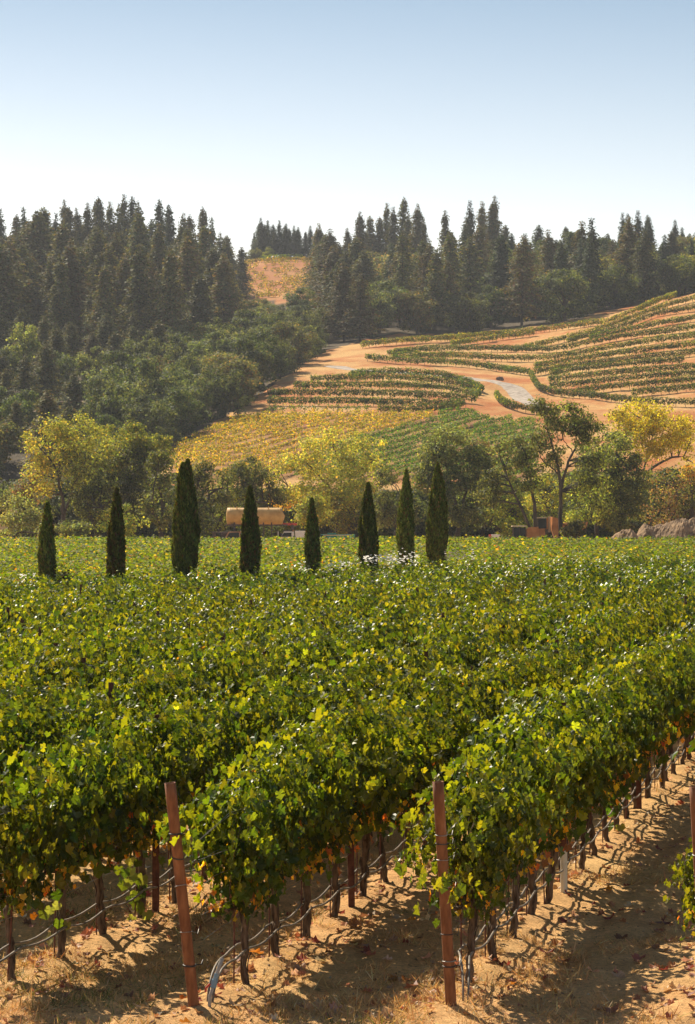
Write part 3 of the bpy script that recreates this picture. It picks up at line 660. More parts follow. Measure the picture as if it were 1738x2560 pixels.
def rose(px, Y, w, top, seed, label, dens=1.0):
    r = np.random.default_rng(seed); X = (px-CX)/F_PX*Y; z = G(X, Y); t = thing('rose_bush', label, 'rose bush', (X, Y, z), 0, 'white rose bushes by the cypresses')
    m = 500; P = r.normal(0, 1, (m, 3)); P = unit(P)*r.random((m, 1))**.4*np.array([w, .6, .75])+np.array([0, 0, top-.85])
    V, F = leaves(P, r.normal(0, 1, (m, 3)), r.normal(0, 1, (m, 3)), .1); obj('foliage', mesh_data('foliage', V, F, M['leaf'], col=percol(pick(r, m, [(1, (.06, .13, .03)), (1, (.1, .16, .04))]), 4)), t)
    MB().tube([(0, 0, -.05), (0, 0, top-.7)], .03, 6).build('stem', M['tree_bark'], t)
    mb = MB()
    for b in range(int(90*dens*w)):
        c = np.array([r.uniform(-w, w), r.uniform(-.4, .3), top+r.normal(.02, .12)]); s = r.uniform(.022, .04)
        for k in range(5):
            a = k*1.256+r.random(); d = np.array([math.cos(a), math.sin(a), .5])*s
            mb.add([c, c+d+np.array([-d[1], d[0], 0])*.6, c+d*1.5+np.array([0, 0, s*.5]), c+d-np.array([-d[1], d[0], 0])*.6], [(0, 1, 2, 3)])
    mb.build('blossoms', M['petal'], t, False, np.full((mb.n, 3), .86))
rose(68, 79, .32, 2.0, 1, 'small white rose bush at the far left by the first cypress')
rose(760, 90, .2, 2.05, 6, 'tiny pale rose bush just left of the shortest cypress', .5)
rose(845, 91, .45, 2.1, 2, 'white rose bush between the fifth and sixth cypresses')
rose(955, 97, .7, 2.25, 3, 'broad white rose bush right of the sixth cypress', 1.6)
rose(1008, 99, .6, 2.2, 4, 'white rose bush at the foot of the slim green cypress', 1.5)
rose(1150, 107, .62, 2.2, 5, 'white rose bush right of the last dark cypress', 1.3)

# ------------------------------------------------------------------ vine rows far away
def row_leaves(r, P2, per_m, h, w, z0, size, table, base=None, gaps=0.0, end_noise=.15):
    """foliage along a polyline P2 (n,2) on the ground"""
    seg = np.diff(P2, axis=0); L = np.linalg.norm(seg, axis=1); cum = np.concatenate([[0], np.cumsum(L)]); n = int(cum[-1]*per_m)
    if n < 4: return None
    s = r.random(n)*cum[-1]; X = np.interp(s, cum, P2[:, 0]); Y = np.interp(s, cum, P2[:, 1])
    vid = np.floor(s/1.6).astype(int); vr = r.random(vid.max()+2); vs = .8+.4*vr[vid]
    if gaps: keep = (vr[vid] > gaps); 
    else: keep = np.ones(n, bool)
    a = r.random(n)*6.283; q = np.sqrt(r.random(n)); cy = np.cos(a)*q*w/2*vs; cz = z0+h/2+np.sin(a)*q*h/2*vs + (r.random(n) < .1)*.15
    di = np.clip(np.searchsorted(cum, s)-1, 0, len(seg)-1); d = seg[di]/L[di][:, None]
    X = X-d[:, 1]*cy; Y = Y+d[:, 0]*cy; P = np.stack([X, Y, ground(X, Y)+cz], -1)
    N = np.stack([-d[:, 1]*cy*2+r.normal(0, .5, n), d[:, 0]*cy*2+r.normal(0, .5, n), .5+.6*np.sin(a)+r.normal(0, .4, n)], -1)
    V, F = leaves(P[keep], N[keep], (r.normal(0, .5, (n, 3))+np.array([0, 0, -.6]))[keep], size*r.uniform(.7, 1.25, keep.sum()), KITE*np.array([1.3, 1, 1]), KITE_F)
    c = pick(r, n, table)*(.82+.36*np.random.default_rng(1).random(4000)[vid % 4000])[:, None]
    return V, F, percol(c[keep], 4)
def join(parts):
    n = 0; Vs, Fs, Cs = [], [], []
    for p in parts:
        if p is None: continue
        Vs.append(p[0]); Fs.append(p[1]+n); Cs.append(p[2]); n += len(p[0])
    return np.concatenate(Vs), np.concatenate(Fs), np.concatenate(Cs)
GREEN_T = [(4, (.06, .12, .013)), (4, (.11, .18, .018)), (2, (.18, .23, .025)), (.9, (.34, .31, .035)), (.15, (.45, .22, .04))]
parts = []; r = np.random.default_rng(77); cov = 0
for k in range(-70, 30):
    for Ya, Yb, per, sz in ((84, 130, 120, .15), (130, 190, 64, .20), (190, 256, 44, .25)):
        Y = np.arange(Ya, Yb+.1, 2.0); X = row_x(k, Y); st = 86+np.clip((X+10)/14, 0, 1.6)*24
        Yend = 252+3*np.sin(X*.2)
        m = (px_of(X, Y) > -170) & (px_of(X, Y) < 1900) & (Y > st+1.0) & (Y < Yend)
        if m.sum() < 2: continue
        P2 = np.stack([X[m], Y[m]], -1); parts.append(row_leaves(r, P2, per, 1.05, 1.15, .62, sz, GREEN_T))
V, F, c = join(parts); print('far field faces', len(F))
tag(obj('far_vineyard', mesh_data('far_vineyard', V, F, M['far_leaf'], col=c)), 'broad green vineyard on the flat behind the cypresses', 'vineyard', None, 'stuff')

def s4(pts): return [(870+.55*x, 450+.55*y) for x, y in pts]
TERR = [
 ('top', s4([(60, 755), (160, 742), (300, 730), (430, 725), (560, 713), (700, 700), (900, 680), (1050, 662), (1160, 648)])),
 ('crest', s4([(1160, 655), (1300, 600), (1380, 563), (1480, 525), (1578, 498)])+[(1830, 690)]),
 ('short', s4([(470, 748), (600, 730), (730, 712), (850, 697)])),
 ('c', s4([(800, 765), (950, 733), (1050, 707), (1150, 680), (1300, 625), (1450, 572), (1578, 540)])+[(1830, 715)]),
 ('d', s4([(1000, 738), (1080, 712), (1180, 690), (1300, 650), (1400, 612), (1578, 585)])+[(1830, 735)]),
 ('e', s4([(1100, 722), (1200, 700), (1300, 680), (1420, 655), (1578, 632)])+[(1830, 765)]),
 ('f', s4([(180, 795), (350, 772), (600, 768), (900, 775), (1000, 765), (1100, 742), (1250, 715), (1400, 698), (1578, 676)])+[(1830, 790)]),
 ('g', s4([(200, 803), (350, 803), (500, 803), (750, 817), (900, 813), (1050, 793), (1200, 765), (1400, 733), (1578, 714)])+[(1830, 812)]),
 ('h', s4([(850, 853), (1000, 825), (1200, 797), (1400, 772), (1578, 753)])+[(1830, 835)]),
 ('h2', s4([(80, 812), (200, 820), (300, 828), (450, 832), (560, 842), (650, 855), (750, 870), (830, 880)])),
 ('i', s4([(840, 878), (920, 868), (1000, 852), (1200, 829), (1400, 807), (1578, 790)])+[(1830, 858)]),
 ('j', s4([(915, 886), (1050, 865), (1200, 850), (1400, 832), (1528, 822)])),
 ('k', s4([(915, 914), (1050, 900), (1200, 884), (1400, 868), (1578, 855)])+[(1830, 905)]),
 ('l', s4([(915, 945), (1050, 933), (1200, 915), (1400, 897), (1578, 886)])+[(1830, 922)]),
 ('m', s4([(1040, 965), (1200, 948), (1400, 930), (1578, 915)])+[(1830, 938)]),
 ('n', s4([(1290, 977), (1400, 965), (1578, 948)])+[(1830, 960)]),
 ('o', s4([(832, 885), (838, 905), (850, 928), (870, 950), (930, 970), (1000, 978)])+[(1475, 992), (1530, 1000), (1600, 1008), (1738, 1012), (1830, 1012)]),
 ('t1', [(875, 942), (928, 935), (979, 933), (1030, 935), (1100, 940), (1134, 948), (1178, 961), (1208, 978)]),
 ('t2', [(776, 952), (827, 950), (877, 948), (960, 947), (1035, 951), (1100, 956), (1150, 964), (1200, 981)]),
 ('t3', [(735, 969), (800, 968), (877, 967), (979, 967), (1060, 970), (1120, 975), (1200, 990)]),
 ('t4', [(672, 986), (801, 987), (903, 988), (1004, 990), (1100, 994), (1190, 1003)]),
 ('t5', [(670, 1008), (760, 1008), (903, 1009), (1004, 1012), (1100, 1014), (1165, 1013)]),
 ('t6', [(945, 1029), (1030, 1029), (1100, 1026), (1158, 1017)]),
 ('r', [(1241, 990), (1246, 1000), (1262, 1012), (1290, 1021), (1337, 1030), (1400, 1040)]),
]
TL = {'top': 'long uppermost terrace vine row running below the dark forest', 'crest': 'vine row along the crest of the right hill against the forest',
 'short': 'short vine row just under the uppermost terrace row', 'c': 'upper terrace vine row just below the crest of the right hill',
 'd': 'terrace vine row second below the crest of the right hill', 'e': 'terrace vine row third below the crest of the right hill',
 'f': 'long winding terrace vine row from the bare left shoulder up the right hill', 'g': 'long bent terrace vine row just below the winding one',
 'h': 'terrace vine row on the right hill meeting the low left row at the fork', 'h2': 'vine row along the top of the bank above the gravel road',
 'i': 'terrace vine row starting at the fork above the small bare gully', 'j': 'terrace vine row that stops short of the right edge, beside the gully',
 'k': 'second terrace vine row below the fork beside the bare gully', 'l': 'third terrace vine row below the fork beside the bare gully',
 'm': 'low terrace vine row above the lowest pair on the right hill', 'n': 'short low terrace vine row near the right edge',
 'o': 'curved vine row dropping beside the road bend and along the foot of the right hill', 't1': 'uppermost of the terrace vine rows inside the road bend',
 't2': 'second terrace vine row from the top inside the road bend', 't3': 'third terrace vine row from the top inside the road bend',
 't4': 'fourth terrace vine row from the top, reaching the forest edge', 't5': 'fifth terrace vine row from the top, above the sparse row',
 't6': 'thin lowest terrace vine row bordering the golden vineyard', 'r': 'curved vine row below the gravel road bend'}
TT = [(5, (.04, .085, .014)), (4, (.07, .125, .02)), (2, (.13, .165, .025)), (.6, (.30, .25, .04))]
TT_Y = [(2, (.08, .14, .025)), (4, (.17, .20, .03)), (3, (.32, .30, .04)), (.8, (.42, .26, .05))]
r = np.random.default_rng(88)
tick = []
for key, pix in TERR:
    pix = [(x, y+7) for x, y in pix]
    t = np.linspace(0, 1, len(pix)); tt = np.linspace(0, 1, 90); pp = np.stack([np.interp(tt, t, [p[q] for p in pix]) for q in (0, 1)], -1)
    for _ in range(3): pp[1:-1] = (pp[:-2]+2*pp[1:-1]+pp[2:])/4
    H3 = np.array([hit(a, b, 425) for a, b in pp]); P2 = H3[:, :2]
    keep = np.concatenate([[True], np.linalg.norm(np.diff(P2, axis=0), axis=1) > .15]); P2 = P2[keep]
    P2[1:-1] = (P2[:-2]+P2[1:-1]*2+P2[2:])/4
    tb = TT if key not in ('top', 'crest', 'c', 'short') else TT_Y+TT
    V, F, c = row_leaves(r, P2, 130, 1.25, .75, .45, .25, tb)
    mb = MB(); L = np.concatenate([[0], np.cumsum(np.linalg.norm(np.diff(P2, axis=0), axis=1))])
    for s in np.arange(.5, L[-1], 1.7):
        x, y = np.interp(s, L, P2[:, 0]), np.interp(s, L, P2[:, 1]); z = float(ground(np.array([x]), np.array([y]))[0]); mb.tube([(x, y, z-.1), (x, y, z+.8)], .045, 4, False)
    V2 = np.concatenate(mb.V); F2 = np.concatenate(mb.F4)
    allV = np.concatenate([V, V2]); allC = np.concatenate([c, np.tile([.05, .035, .025], (len(V2), 1))])
    x0, y0 = P2[len(P2)//2]; z0 = G(x0, y0)
    o = obj('vine_row', mesh_data('vine_row', allV-np.array([x0, y0, z0]), [F, F2+len(V)], [M['far_leaf'], M['bark']], [0, 1], col=allC), None, (x0, y0, z0))
    tag(o, TL[key], 'vine row', 'vine rows on the hillside terraces')
# sparse young vines at the left end of the lowest terrace
# golden and dark green block below the terraces
parts_g, parts_d, parts_s = [], [], []
ang = R(58)
d = np.array([math.cos(ang), math.sin(ang)]); nrm = np.array([-d[1], d[0]])
GT = [(3.2, (.38, .28, .03)), (3.5, (.23, .225, .025)), (4.6, (.105, .135, .02)), (.4, (.42, .2, .03))]
DT = [(5, (.05, .12, .018)), (3, (.085, .16, .022)), (1, (.2, .22, .03))]
c0 = np.array([0., 410.])
for k in range(-28, 36):
    o_ = c0+nrm*k*2.7
    s = np.arange(-90, 90, 1.5); P = o_[None]+d[None]*s[:, None]
    u = px_of(P[:, 0], P[:, 1]); z = ground(P[:, 0], P[:, 1], False); py = CY-(z-CAM_H)/P[:, 1]*F_PX
    m = inpoly(u, py, P_GOLD) & (P[:, 1] > 372) & (P[:, 1] < 448)
    yel = (py < 1172-(u-700)*.33+8*np.sin(u*.02)) & (u < 1180)
    for cond, lst, tb, per, gp in ((m & yel, parts_g, GT, 44, .05), (m & ~yel, parts_d, DT, 56, .04)):
        idx = np.nonzero(cond)[0]
        if len(idx) < 2: continue
        for run in np.split(idx, np.nonzero(np.diff(idx) > 1)[0]+1):
            if len(run) < 2: continue
            lst.append(row_leaves(r, P[run], per, .8 if tb is GT else .95, .6, .4, .24, tb, gaps=gp))
V, F, c = join(parts_g); tag(obj('golden_vineyard', mesh_data('golden_vineyard', V, F, M['far_leaf'], col=c)), 'golden yellow vineyard block on the slope behind the trees', 'vineyard', None, 'stuff')
V, F, c = join(parts_d); tag(obj('green_vineyard', mesh_data('green_vineyard', V, F, M['far_leaf'], col=c)), 'dark green vineyard block on the slope below the road', 'vineyard', None, 'stuff')
# knoll vineyard far up
pk = []
for j, py in enumerate(np.linspace(652, 756, 17)):
    P2 = []
    for px in np.arange(585, 800, 8.0):
        q = py-.05*(px-600)+10*((px-690)/110)**2*.6
        if inpoly(np.array([px]), np.array([q]), [(580, 668), (600, 650), (690, 643), (800, 643), (800, 762), (600, 762)])[0]: P2.append(hit(px, q, 800)[:2])
    if len(P2) > 2: pk.append(row_leaves(r, np.array(P2), 20 if j > 1 else 40, 1.2, 1.0, .3, .42, [(3, (.30, .26, .05)), (4, (.13, .15, .03)), (1, (.42, .24, .06))] if j > 0 else [(1, (.2, .28, .04)), (1, (.12, .2, .03))], gaps=.35 if j > 1 else 0))
if pk:
    V, F, c = join(pk); tag(obj('knoll_vineyard', mesh_data('knoll_vineyard', V, F, M['far_leaf'], col=c)), 'small sunlit vineyard on the knoll between two stands of conifers', 'vineyard', None, 'stuff')
# low yellow-green brush and sparse vines at the left of the lowest terrace
for i, px in enumerate((682, 706, 735, 762, 787, 815, 845, 868, 893, 917)):
    x, y, z = hit(px, 1033, 425); m = 60; P = r.normal(0, 1, (m, 3))*np.array([.5, .35, .3])+np.array([0, 0, .95])
    V, F = leaves(P, r.normal(0, 1, (m, 3)), r.normal(0, 1, (m, 3)), .3); t = obj('young_vine', mesh_data('young_vine', V, F, M['leaf'], col=percol(pick(r, m, TT), 4)), None, (x, y, z))
    tag(t, 'sparse young vine standing alone above the golden vineyard', 'grapevine', 'young vines above the golden vineyard'); MB().tube([(0, 0, -.1), (0, 0, .9)], .04, 4).build('trunk', M['bark'], t)
x, y, z = hit(1250, 951, 430)
t = thing('boulder', 'dark boulders with a pale post beside the gravel road', 'rocks', (x, y, z))
def rock(mb, c, s, seed):
    q = np.random.default_rng(seed); a = np.linspace(0, math.pi, 7); b = np.linspace(0, 2*math.pi, 11)[:-1]; V = []
    for i in a:
        for j in b: V.append(np.array([math.sin(i)*math.cos(j), math.sin(i)*math.sin(j), math.cos(i)])*np.array(s)*(1+.16*q.standard_normal())+np.array(c))
    F4 = [(i*10+j, i*10+(j+1) % 10, (i+1)*10+(j+1) % 10, (i+1)*10+j) for i in range(6) for j in range(10)]; mb.add(V, F4)
mb = MB(); rock(mb, (-.2, 0, .3), (.55, .45, .4), 3); rock(mb, (.35, .1, .28), (.45, .4, .4), 4); mb.build('stone', M['rock'], t)

# ------------------------------------------------------------------ trees
def blob_crown(r, ell, nclump, per, clump_r, leaf, table, up=.35, hollow=.45, ltab=None):
    """leaf clumps through ellipsoids (cx,cy,cz,rx,ry,rz[,table])"""
    vol = np.array([e[3]*e[4]*e[5] for e in ell])**.67; vol = vol/vol.sum(); Ps, Ns, cs, cl = [], [], [], []
    for q in range(nclump):
        e = ell[r.choice(len(ell), p=vol)]; dvec = unit(r.normal(0, 1, 3)); rr = hollow+(1-hollow)*r.random()**.6
        c = np.array(e[:3])+dvec*np.array(e[3:6])*rr; cl.append(c); m = max(6, int(per*r.uniform(.6, 1.4))); k = clump_r*r.uniform(.6, 1.35)
        dd = unit(r.normal(0, 1, (m, 3))); p = c+dd*(r.random((m, 1))**.45)*k*np.array([1.15, 1.15, .75]); Ps.append(p)
        Ns.append(dd*.9+np.array([0, 0, up])+r.normal(0, .4, (m, 3))); tb = e[6] if len(e) > 6 and e[6] else table
        cs.append(pick(r, m, tb)*math.exp(r.normal(0, .16)))
    P = np.concatenate(Ps); n = len(P)
    V, F = leaves(P, np.concatenate(Ns), r.normal(0, .6, (n, 3))+np.array([0, 0, -.4]), leaf*r.uniform(.65, 1.3, n), KITE*np.array([1.2, 1, 1]), KITE_F)
    return V, F, percol(np.concatenate(cs), 4), np.array(cl)
def limb(mb, r, a, b, r0, r1, sag=.12, n=7, sides=6):
    t = np.linspace(0, 1, n)[:, None]; a = np.array(a, float); b = np.array(b, float); L = np.linalg.norm(b-a)
    P = a+(b-a)*t+np.sin(t*math.pi)*r.normal(0, sag*L*.5, 3)+r.normal(0, .012*L, (n, 3))*np.sin(t*math.pi); P[:, 2] += np.sin(t[:, 0]*math.pi)*sag*L*.3
    mb.tube(P, np.linspace(r0, r1, n), sides); return P
OL = (.10, .12, .04); OLB = (.17, .18, .06); DK = (.055, .078, .028); YG = (.27, .30, .06); YE = (.46, .40, .075); LG = (.20, .26, .06); BR = (.2, .13, .07); SG = (.2, .25, .11)
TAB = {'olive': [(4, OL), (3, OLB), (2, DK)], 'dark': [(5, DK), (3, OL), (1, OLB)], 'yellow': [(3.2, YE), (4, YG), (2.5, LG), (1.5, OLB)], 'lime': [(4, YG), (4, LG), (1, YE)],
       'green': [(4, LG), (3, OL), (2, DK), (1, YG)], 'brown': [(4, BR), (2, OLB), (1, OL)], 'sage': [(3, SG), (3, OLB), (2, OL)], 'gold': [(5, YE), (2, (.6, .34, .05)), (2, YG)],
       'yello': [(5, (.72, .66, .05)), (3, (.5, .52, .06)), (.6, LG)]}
def tree(px, base_py, Y, top_py, ell_px, kind, label, forks=None, leaf=.23, per=95, ncl=None, clr=.9, name='broadleaf_tree', cat='tree', trunk_r=.28, seed=1, group=None, hollow=.35):
    """ellipses of the crown: (px, py, rx px, ry px[, kind]) around a trunk standing at px, Y"""
    r = np.random.default_rng(seed); X = (px-CX)/F_PX*Y; z = G(X, Y); s = Y/F_PX
    t = thing(name, label, cat, (X, Y, z), 0, group); E = []
    for e in ell_px:
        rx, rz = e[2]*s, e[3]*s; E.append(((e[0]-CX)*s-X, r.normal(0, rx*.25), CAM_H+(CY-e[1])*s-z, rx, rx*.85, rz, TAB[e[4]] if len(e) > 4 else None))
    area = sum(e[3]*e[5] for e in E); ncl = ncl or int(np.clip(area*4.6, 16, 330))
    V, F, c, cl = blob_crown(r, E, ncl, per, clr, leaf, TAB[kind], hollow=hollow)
    obj('crown', mesh_data('crown', V, F, M['tree_leaf'], col=c), t)
    mb = MB(); zc = np.mean([e[2] for e in E]); 
    if forks:
        nodes = []
        for path, r0, r1 in forks:                             # paths in photo pixels
            P = np.array([((a-CX)*s-X, r.normal(0, .3) if i_ else 0, CAM_H+(CY-b)*s-z) for i_, (a, b) in enumerate(path)]); P[:, 1] = np.interp(np.arange(len(P)), [0, len(P)-1], [0, P[-1, 1]])
            Q = np.stack([np.interp(np.linspace(0, 1, 14), np.linspace(0, 1, len(P)), P[:, k]) for k in range(3)], -1); Q[1:-1] = (Q[:-2]+2*Q[1:-1]+Q[2:])/4; Q[1:-1] += r.normal(0, .05, Q[1:-1].shape)
            mb.tube(Q, np.linspace(r0, r1, 14)*.68, 8, True, .06, r); nodes += list(Q[4:])
    else:
        top = np.array([r.normal(0, .3), 0, max(zc*.75, 1.0)]); P = limb(mb, r, (0, 0, -.3), top, trunk_r, trunk_r*.55, .08, 8, 8); nodes = list(P[3:])
        for q in range(4):
            c_ = cl[r.integers(len(cl))]; P = limb(mb, r, nodes[r.integers(len(nodes))], c_*.85+np.array([0, 0, 0]), trunk_r*.5, .05); nodes += list(P[2:])
    nodes = np.array(nodes); 
    for c_ in cl[r.permutation(len(cl))[:34]]:
        k = np.argmin(np.linalg.norm(nodes-c_, axis=1)+.6*np.maximum(0, nodes[:, 2]-c_[2]+.5)); P = limb(mb, r, nodes[k], c_, .07, .02, .15, 5, 4)
    mb.build('trunk', M['tree_bark'], t)
    return t
T = tree
T(158, 1290, 268, 1035, [(120, 1120, 72, 80), (190, 1090, 70, 55, 'lime'), (100, 1190, 45, 60), (205, 1170, 50, 60, 'green')], 'yellow', 'yellow-leaved cottonwood with a dark forked trunk at the left',
  [([(158, 1345), (157, 1290), (160, 1255), (148, 1200), (142, 1165), (105, 1125)], .38, .08), ([(158, 1300), (168, 1260), (188, 1205), (215, 1150)], .26, .07), ([(148, 1200), (150, 1150), (165, 1095)], .18, .05)], seed=1, per=70, clr=1.0)
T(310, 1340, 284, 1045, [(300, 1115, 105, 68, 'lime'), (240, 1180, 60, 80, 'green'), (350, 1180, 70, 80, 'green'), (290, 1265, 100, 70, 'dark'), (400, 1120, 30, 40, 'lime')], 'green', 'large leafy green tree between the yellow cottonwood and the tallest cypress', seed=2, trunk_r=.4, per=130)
T(232, 1340, 262, 1190, [(235, 1260, 55, 70, 'green')], 'green', 'round green tree tucked in front of the large leafy one', seed=3, per=110)
T(300, 1340, 259, 1250, [(300, 1300, 50, 42, 'lime')], 'lime', 'low pale green bush under the large leafy tree', name='bush', cat='bush', seed=4)
T(40, 1345, 262, 1230, [(40, 1290, 55, 50, 'sage'), (95, 1310, 45, 36, 'sage')], 'sage', 'grey-green bush at the left edge by the far vineyard', name='bush', cat='bush', seed=5)
T(10, 1345, 258, 1300, [(15, 1335, 30, 18, 'sage'), (60, 1338, 35, 16, 'olive'), (130, 1332, 50, 22, 'sage')], 'sage', 'low sage coloured bush touching the left corner of the far vineyard', name='bush', cat='bush', seed=6, clr=.6)
T(80, 1330, 275, 1175, [(75, 1215, 32, 45, 'brown'), (60, 1260, 30, 35, 'olive')], 'olive', 'brownish small tree left of the yellow cottonwood', seed=7)
T(25, 1310, 290, 1225, [(25, 1250, 25, 28, 'olive')], 'olive', 'small olive tree at the left edge beside the tiled roof', seed=8, ncl=14)
T(190, 1340, 257, 1290, [(190, 1325, 42, 22, 'sage')], 'sage', 'low bush between the first and second cypresses', name='bush', cat='bush', seed=9, clr=.6)
T(405, 1340, 266, 1110, [(405, 1170, 42, 50, 'olive'), (400, 1260, 45, 70, 'olive')], 'olive', 'olive tree right behind the tallest cypress', seed=10)
T(475, 1340, 270, 1160, [(475, 1215, 45, 55, 'dark'), (490, 1290, 50, 50, 'dark'), (505, 1190, 30, 35, 'olive')], 'dark', 'dark tree just right of the tallest cypress', seed=11, per=120)
T(545, 1340, 276, 1180, [(545, 1225, 45, 45, 'olive'), (540, 1300, 40, 40, 'green')], 'olive', 'olive tree behind the left end of the water tank', seed=12)
T(625, 1340, 285, 1140, [(620, 1195, 62, 50, 'olive'), (590, 1235, 50, 50, 'green'), (660, 1240, 50, 50, 'olive')], 'green', 'rounded green tree rising behind the water tank', seed=13, per=120)
T(845, 1345, 292, 1070, [(810, 1135, 95, 62, 'yellow'), (900, 1135, 65, 55, 'lime'), (730, 1200, 70, 58, 'yellow'), (850, 1230, 95, 70, 'lime'), (700, 1240, 35, 35, 'gold'), (930, 1190, 40, 50, 'lime')], 'yellow', 'broad yellow-green cottonwood right of the water tank', trunk_r=.42, seed=14, per=80, clr=1.15,
  forks=[([(845, 1345), (842, 1270), (860, 1215), (905, 1170), (935, 1150)], .4, .06), ([(845, 1275), (820, 1210), (775, 1165), (740, 1135)], .28, .06), ([(850, 1230), (855, 1175), (835, 1120)], .2, .05), ([(830, 1240), (780, 1225), (720, 1215)], .16, .04)])
T(785, 1340, 268, 1235, [(780, 1275, 38, 38, 'lime')], 'lime', 'yellow-green sapling behind the shortest cypress', seed=15, ncl=30)
T(700, 1340, 290, 1290, [(720, 1310, 50, 35, 'olive'), (640, 1320, 60, 25, 'dark')], 'olive', 'dark scrub under the water tank and yellow cottonwood', name='bush', cat='bush', seed=16)
T(880, 1340, 285, 1240, [(870, 1290, 60, 48, 'yellow'), (930, 1300, 45, 40, 'olive')], 'lime', 'leafy low growth between the two cypress pairs', name='bush', cat='bush', seed=17)
T(985, 1340, 278, 1160, [(975, 1225, 55, 60, 'olive'), (990, 1290, 60, 50, 'sage')], 'sage', 'grey-green tree between the slim cypress and the cottonwood', seed=18)
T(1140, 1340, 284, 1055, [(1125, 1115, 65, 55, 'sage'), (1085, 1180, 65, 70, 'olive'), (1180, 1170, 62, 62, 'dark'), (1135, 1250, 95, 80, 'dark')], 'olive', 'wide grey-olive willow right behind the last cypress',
  forks=[([(1145, 1345), (1150, 1290), (1125, 1210), (1110, 1130)], .4, .07), ([(1150, 1290), (1170, 1210), (1195, 1150)], .26, .06), ([(1125, 1210), (1085, 1190), (1050, 1190)], .18, .05)], seed=19, per=130)
T(1205, 1340, 300, 1095, [(1208, 1135, 38, 38, 'brown'), (1225, 1190, 35, 50, 'dark')], 'dark', 'small brown-topped tree behind the grey-olive willow', seed=20)
T(1333, 1350, 259, 1105, [(1290, 1130, 55, 42, 'sage'), (1250, 1180, 40, 40, 'olive'), (1325, 1180, 40, 55, 'green'), (1230, 1230, 35, 35, 'olive')], 'sage', 'leaning twin-trunk tree left of the orange dump truck',
  forks=[([(1336, 1352), (1322, 1310), (1296, 1255), (1272, 1205), (1262, 1170)], .27, .08), ([(1338, 1352), (1338, 1290), (1330, 1230), (1326, 1190), (1312, 1130)], .33, .08)], seed=21, per=105, hollow=.3)
T(1402, 1350, 257, 1000, [(1365, 1045, 42, 52, 'sage'), (1420, 1060, 48, 50, 'green'), (1465, 1085, 42, 50, 'green'), (1395, 1130, 30, 40, 'sage'), (1345, 1110, 25, 40, 'sage'), (1465, 1180, 50, 60, 'green')], 'green', 'tall open cottonwood with dark forking limbs beside the dump truck',
  forks=[([(1402, 1352), (1402, 1290), (1403, 1215), (1398, 1180), (1385, 1130), (1372, 1085), (1358, 1068)], .34, .07), ([(1403, 1220), (1412, 1180), (1432, 1130), (1447, 1108), (1440, 1090)], .25, .07), ([(1398, 1185), (1375, 1165), (1352, 1145), (1350, 1120)], .13, .05), ([(1432, 1130), (1420, 1115), (1408, 1100)], .1, .04)], seed=22, per=100, hollow=.3)
T(1456, 1350, 262, 1180, [(1455, 1250, 40, 60, 'green'), (1440, 1310, 30, 30, 'lime')], 'green', 'thin-trunked green tree right of the forking cottonwood', seed=23, per=70)
T(1545, 1345, 275, 1080, [(1540, 1140, 65, 60, 'green'), (1570, 1200, 60, 70, 'dark'), (1510, 1240, 60, 70, 'green'), (1560, 1280, 70, 50, 'dark')], 'dark', 'dense dark green tree left of the soil heaps', trunk_r=.4, seed=24, per=120)
T(1640, 1340, 300, 990, [(1600, 1045, 72, 46, 'yello'), (1670, 1060, 70, 50, 'yello'), (1560, 1060, 45, 36, 'yello'), (1640, 1100, 85, 50, 'yello'), (1715, 1100, 40, 55, 'yello')], 'yellow', 'bright yellow cottonwood top at the upper right of the tree belt', seed=25, per=100, clr=1.2,
  forks=[([(1640, 1345), (1600, 1240), (1610, 1180), (1680, 1140), (1715, 1145), (1735, 1160)], .38, .07), ([(1605, 1200), (1560, 1180), (1535, 1160)], .2, .05), ([(1610, 1180), (1625, 1110), (1640, 1060)], .2, .05)])
T(1665, 1340, 280, 1160, [(1660, 1215, 55, 55, 'brown'), (1640, 1270, 60, 45, 'brown')], 'brown', 'bare brownish shrub above the soil heaps', name='shrub', cat='shrub', seed=26, per=45, leaf=.2)
T(1730, 1340, 285, 1130, [(1730, 1180, 28, 40, 'gold'), (1715, 1250, 40, 50, 'olive')], 'gold', 'golden-orange tree cut off by the right edge', seed=27)
T(1495, 1345, 292, 1110, [(1500, 1110, 50, 50, 'green'), (1480, 1170, 50, 60, 'olive')], 'green', 'green tree crown between the forking cottonwood and the yellow one', seed=28)
T(1260, 1345, 296, 1200, [(1265, 1260, 60, 60, 'lime'), (1290, 1310, 60, 35, 'lime')], 'lime', 'sunlit pale foliage behind the leaning trunks', name='bush', cat='bush', seed=29)
T(1370, 1345, 290, 1180, [(1370, 1240, 60, 60, 'lime'), (1400, 1300, 50, 40, 'green')], 'lime', 'pale green thicket behind the orange dump truck', name='bush', cat='bush', seed=30)
T(1450, 1350, 256, 1310, [(1440, 1325, 30, 20, 'olive')], 'olive', 'low dark bush in front of the dump truck body', name='bush', cat='bush', seed=31, clr=.6)
T(1620, 1345, 290, 1230, [(1590, 1280, 60, 45, 'dark'), (1700, 1290, 60, 40, 'brown')], 'dark', 'dark undergrowth directly behind the soil heaps', name='bush', cat='bush', seed=32)

